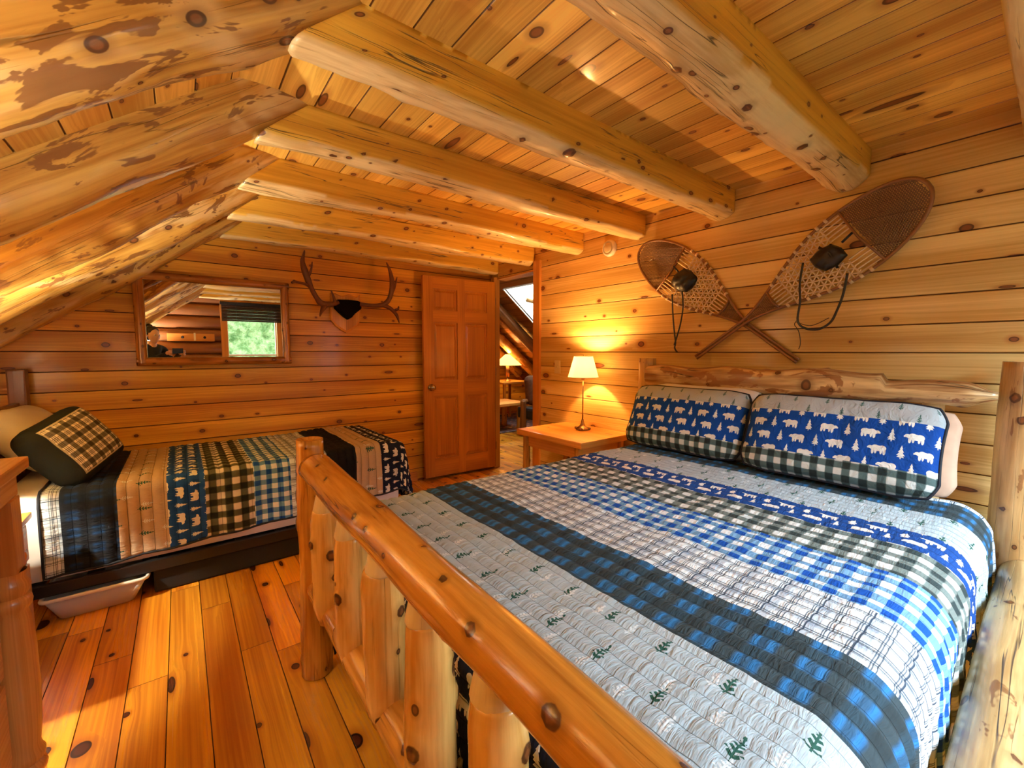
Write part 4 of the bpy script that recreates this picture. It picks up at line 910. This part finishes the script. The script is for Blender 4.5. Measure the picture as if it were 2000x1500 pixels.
pillow('throw_pillow', plain('brown_fur', (.13, .05, .018), .95, noise_amt=.6, scale=25), (4.25, 4.86, .66), (.9, .3, 0), (0, .15, 1), .50, .46, .2, 31, 'brown mottled cushion on the dark chair beyond the doorway')
t = thing('spindle_bench', 'low dark spindle back bench beyond the doorway', 'bench', (4.35, 6.2, 0))
m = MB(); m.box((4.02, 6.42, .64), (4.50, 6.465, .68), bev=.01); m.build('top_rail', DARKLOG, t)
for k in range(5): m = MB(); m.tube([(4.06+k*.10, 6.44, .30), (4.06+k*.10, 6.44, .65)], .012, 8); m.build('spindle', DARKLOG, t)
m = MB(); m.box((4.0, 6.40, .27), (4.52, 6.55, .31), bev=.01); m.box((4.0, 6.4, 0), (4.04, 6.55, .31)); m.box((4.48, 6.4, 0), (4.52, 6.55, .31)); m.build('seat', DARKLOG, t)
RUG, p = newmat('rug'); xx, yy = uv(); fu, fv = checks(xx, yy, .06, .2); nz = noise(comb(xx*20.0, yy*20.0), 1.0, 4); finish(p, mix(ss(nz, .4, .6), mix(fu*fv, (.16, .05, .03), (.34, .22, .12)), (.05, .06, .08)), .95)
m = MB(); m.box((3.62, 5.12, .002), (5.3, 6.6, .014), bev=.003); tag(m.build('rug', RUG), 'dark patterned rug under the coffee table beyond the doorway', 'rug')
# ------------------------------------------------------------------ things on the front wall, seen in the mirror
t = thing('peg_rack', 'wooden peg rack with dark hooks on the log wall, seen in the mirror', 'coat rack', (.15, YF, 1.48))
m = MB(); m.box((-.14, YF-.02, 1.40), (.46, YF+.018, 1.52), grain=0, bev=.004); m.build('backboard', TRIM, t)
for x in (.05, .33): m = MB(); m.tube([(x, YF+.018, 1.45), (x, YF+.05, 1.45), (x, YF+.06, 1.48)], .008, 8); m.lathe([(0, 0), (.02, 0), (.02, .006), (0, .006)], (x, YF+.018, 1.46), 12, Matrix.Rotation(-math.pi/2, 3, 'X')); m.build('hook', BLACKM, t)
m = MB(); m.box((.19, YF+.018, 1.41), (.215, YF+.026, 1.53), bev=.003); tag(m.build('pale_strip', IVORY), 'narrow cream strip hanging between the hooks, seen in the mirror', 'wall tag')  # plain pale strip, not identified further
BL = plain('woven_blind', (.045, .02, .010), .8, noise_amt=.4, scale=60)
for (W, lab) in ((W1, 'dark woven blind drawn halfway down the window, seen in the mirror'), (W2, 'dark woven blind drawn up on the added second window beside the headboard end')):
    t = thing('window_blind', lab, 'blind', ((W[0]+W[1])/2, YF+.03, 1.9))
    m = MB(); zt, zb = 2.02, (1.74 if W is W1 else 1.80); k = 0; z = zt
    while z > zb: m.box((W[0]-.05, YF+.030+.006*(k % 2), z-.026), (W[1]+.05, YF+.040+.006*(k % 2), z-.001), bev=.003); z -= .026; k += 1
    m.build('blind_slats', BL, t)
    m = MB(); m.box((W[0]-.07, YF+.02, 2.0), (W[1]+.07, YF+.07, 2.045), bev=.005); m.build('head_rail', BLACK, t)
    for xx_ in (W[0]+.15, W[1]-.15): m = MB(); m.tube([(xx_, YF+.052, 2.0), (xx_, YF+.052, zb)], .003, 5); m.build('lift_cord', BLACKM, t)
# outside: grass and trees through the windows
GR = plain('grass', (.10, .17, .05), .9, scale=4, noise_amt=.3); m = MB(); m.box((-14, -30, -3.1), (18, -1.6, -3.0)); go = m.build('ground', GR); struct(go)
LEAF, p = newmat('leaves'); tc = E.g.nodes.new('ShaderNodeTexCoord'); nz = noise(E(tc.outputs['Object']), 4.0, 5, .7); finish(p, mix(ss(nz, .35, .65), (.10, .22, .05), (.42, .58, .24)), .7, bump(nz, .2, 1.0))
rn = random.Random(4)
for (x, y, rr, lab) in ((-4.6, -8.5, 2.3, 'leafy green tree outside, left of the others in the window'), (1.7, -9.8, 2.5, 'leafy green tree outside in the middle of the window'), (7.4, -8.5, 2.3, 'leafy green tree outside, right of the others')):
    t = thing('tree', lab, 'tree', (x, y, -3)); m = MB(); m.tube([(x, y, -3), (x+.1, y, 0), (x, y, 1.5)], [.22, .17, .1], 10); m.build('trunk', BARK, t, smooth=True)
    bm = bmesh.new(); bmesh.ops.create_icosphere(bm, subdivisions=5, radius=1)
    for v in bm.verts:
        n_ = v.co.copy(); d_ = 1+.22*mnoise.noise(n_*2.2+Vector((x, y, 0)))+.16*mnoise.noise(n_*6+Vector((x, 3, 0)))+.10*mnoise.noise(n_*15); v.co = Vector((n_.x*rr*d_, n_.y*rr*d_*.8, n_.z*rr*d_*1.1))+Vector((x, y, 1.4))
    me = bpy.data.meshes.new('crown'); bm.to_mesh(me); bm.free(); me.materials.append(LEAF); o = bpy.data.objects.new('crown', me); C.objects.link(o); o.parent = t; o.matrix_parent_inverse = Matrix.Translation(-t.location)
# ------------------------------------------------------------------ the photographer (seen in the mirror)
yaw = R(37.9); fwd = Vector((math.sin(yaw), math.cos(yaw), 0)); rgt = Vector((math.cos(yaw), -math.sin(yaw), 0)); HC = Vector((-.285, -.43, 1.455))
base = HC.copy(); base.z = 0
def B_(r_, f_, z): return base+rgt*r_+fwd*f_+Vector((0, 0, z))
per = thing('person', 'person in black with dark tied hair holding a phone, seen in the mirror', 'person', B_(0, -.05, 0))
def skin_mesh(name, verts, edges, rad, mat, parent, lvl=2, root=0):
    me = bpy.data.meshes.new(name); me.from_pydata([tuple(v) for v in verts], edges, []); me.materials.append(mat); o = bpy.data.objects.new(name, me); C.objects.link(o)
    s = o.modifiers.new('Skin', 'SKIN'); 
    if not me.skin_vertices: 
        bm = bmesh.new(); bm.from_mesh(me); bm.verts.layers.skin.verify(); bm.to_mesh(me); bm.free()
    for i, r_ in enumerate(rad): me.skin_vertices[0].data[i].radius = (r_, r_) if not isinstance(r_, tuple) else r_; me.skin_vertices[0].data[i].use_root = i == root
    s.use_smooth_shade = True; sb = o.modifiers.new('sub', 'SUBSURF'); sb.levels = lvl; sb.render_levels = lvl
    o.parent = parent; o.matrix_parent_inverse = Matrix.Translation(-parent.location); return o
ph = Vector((0, 0, 1.245))-Vector((math.sin(yaw), math.cos(yaw), -.077))*.030   # phone body just behind the lens
hl = ph-rgt*.085-fwd*.02+Vector((0, 0, -.02)); hr = ph+rgt*.085-fwd*.02+Vector((0, 0, -.02))
V = [B_(0, -.03, .86), B_(0, -.03, 1.02), B_(0, -.04, 1.18), B_(0, -.04, 1.30), B_(-.15, -.03, 1.27), B_(-.21, .06, 1.08), hl-fwd*.06+Vector((0, 0, -.02)), B_(.15, -.03, 1.27), B_(.21, .06, 1.08), hr-fwd*.06+Vector((0, 0, -.02)), B_(-.09, -.03, .78), B_(-.10, 0, .44), B_(-.10, -.02, .08), B_(-.11, .12, .04), B_(.09, -.03, .78), B_(.10, 0, .44), B_(.10, -.02, .08), B_(.11, .12, .04)]
Ed = [(0, 1), (1, 2), (2, 3), (3, 4), (4, 5), (5, 6), (3, 7), (7, 8), (8, 9), (0, 10), (10, 11), (11, 12), (12, 13), (0, 14), (14, 15), (15, 16), (16, 17)]
skin_mesh('clothes', V, Ed, [.13, .115, .13, .08, .055, .042, .030, .055, .042, .030, .085, .058, .04, .035, .085, .058, .04, .035], BLACK, per)
bm = bmesh.new(); bmesh.ops.create_icosphere(bm, subdivisions=4, radius=1)
for v in bm.verts:
    c = v.co; x_, y_, z_ = c.x, c.y, c.z; X_, Y_, Z_ = x_*.072*(1-.22*max(0, -z_)), y_*.092, z_*.115
    if y_ > .5:
        Y_ += .016*math.exp(-((x_)/.14)**2-((z_+.05)/.16)**2)*1.4     # nose
        Y_ -= .008*(math.exp(-((abs(x_)-.38)/.15)**2-((z_-.10)/.12)**2))  # eye sockets
        Y_ += .006*math.exp(-((x_)/.25)**2-((z_+.42)/.08)**2)             # lips
        Y_ += .006*math.exp(-((x_)/.25)**2-((z_+.80)/.2)**2)
    v.co = HC+rgt*X_+fwd*Y_+Vector((0, 0, Z_))
bmesh.ops.create_uvsphere(bm, u_segments=10, v_segments=8, radius=.018, matrix=Matrix.Translation(HC+rgt*.074)); bmesh.ops.create_uvsphere(bm, u_segments=10, v_segments=8, radius=.018, matrix=Matrix.Translation(HC-rgt*.074))
r_ = bmesh.ops.create_cone(bm, cap_ends=True, segments=16, radius1=.058, radius2=.048, depth=.14, matrix=Matrix.Translation(HC+Vector((0, 0, -.13))-fwd*.02))
me = bpy.data.meshes.new('head'); bm.to_mesh(me); bm.free(); me.materials.append(SKIN); me.polygons.foreach_set('use_smooth', [True]*len(me.polygons)); o = bpy.data.objects.new('head', me); C.objects.link(o); o.parent = per; o.matrix_parent_inverse = Matrix.Translation(-per.location)
head = o
bm = bmesh.new(); bmesh.ops.create_icosphere(bm, subdivisions=4, radius=1)
for v in bm.verts:
    c = v.co.copy(); f = 1+.03*mnoise.noise(c*9); q = c.y; s_ = 1.0
    Y_ = c.y*.105-.014; Z_ = c.z*.122+.016
    if c.y > .25: cut = (c.y-.25)/.75; Z_ += cut*.05; Y_ -= cut*.035
    v.co = HC+rgt*c.x*.084*f+fwd*Y_+Vector((0, 0, max(Z_, -.06 if c.y < .2 else .045)))
bmesh.ops.create_icosphere(bm, subdivisions=3, radius=.048, matrix=Matrix.Translation(HC+Vector((0, 0, .125))-fwd*.06))
me = bpy.data.meshes.new('hair'); bm.to_mesh(me); bm.free(); me.materials.append(HAIR); me.polygons.foreach_set('use_smooth', [True]*len(me.polygons)); o = bpy.data.objects.new('hair', me); C.objects.link(o); o.parent = per; o.matrix_parent_inverse = Matrix.Translation(-per.location)
for s_ in (1, -1):
    for nm, mt, rr, dp in (('eye', WHITEP, .011, 0), ('iris', HAIR, .006, .007)):
        bm = bmesh.new(); bmesh.ops.create_uvsphere(bm, u_segments=12, v_segments=8, radius=rr, matrix=Matrix.Translation(HC+rgt*s_*.028+fwd*(.080+dp)+Vector((0, 0, .012))))
        me = bpy.data.meshes.new(nm); bm.to_mesh(me); bm.free(); me.materials.append(mt); o = bpy.data.objects.new(nm, me); C.objects.link(o); o.parent = per; o.matrix_parent_inverse = Matrix.Translation(-per.location)
for hh_, sd in ((hl, -1), (hr, 1)):
    Vv = [hh_-fwd*.07+Vector((0, 0, -.02)), hh_-fwd*.03+rgt*sd*.004, hh_+rgt*sd*.012]; Ee = [(0, 1), (1, 2)]; rr = [.026, .028, .024]
    for k in range(4):
        z = .022-k*.019; b0 = len(Vv); Vv += [hh_+rgt*sd*.012+Vector((0, 0, z)), hh_+rgt*sd*.020+fwd*.018+Vector((0, 0, z)), hh_+rgt*sd*.004+fwd*(.026)+Vector((0, 0, z-.002)), hh_-rgt*sd*.008+fwd*.024+Vector((0, 0, z-.004))]
        Ee += [(2, b0), (b0, b0+1), (b0+1, b0+2), (b0+2, b0+3)]; rr += [.009, .0085, .008, .0065]
    b0 = len(Vv); Vv += [hh_-fwd*.02-rgt*sd*.012+Vector((0, 0, .012)), hh_-fwd*.012-rgt*sd*.030+Vector((0, 0, .022)), hh_-fwd*.008-rgt*sd*.045+Vector((0, 0, .024))]; Ee += [(1, b0), (b0, b0+1), (b0+1, b0+2)]; rr += [.011, .0095, .008]
    skin_mesh('hand', Vv, Ee, rr, SKIN, per)
m = MB(); rot = Matrix.Rotation(-yaw, 3, 'Z') @ Matrix.Rotation(R(-4.4), 3, 'X')
m.box(ph-Vector((.073, .004, .036)), ph+Vector((.073, .004, .036)), bev=.003, rot=rot, piv=ph); t = tag(m.build('phone', BLACKM), 'dark phone held sideways in the hands of the person, seen in the mirror', 'phone')
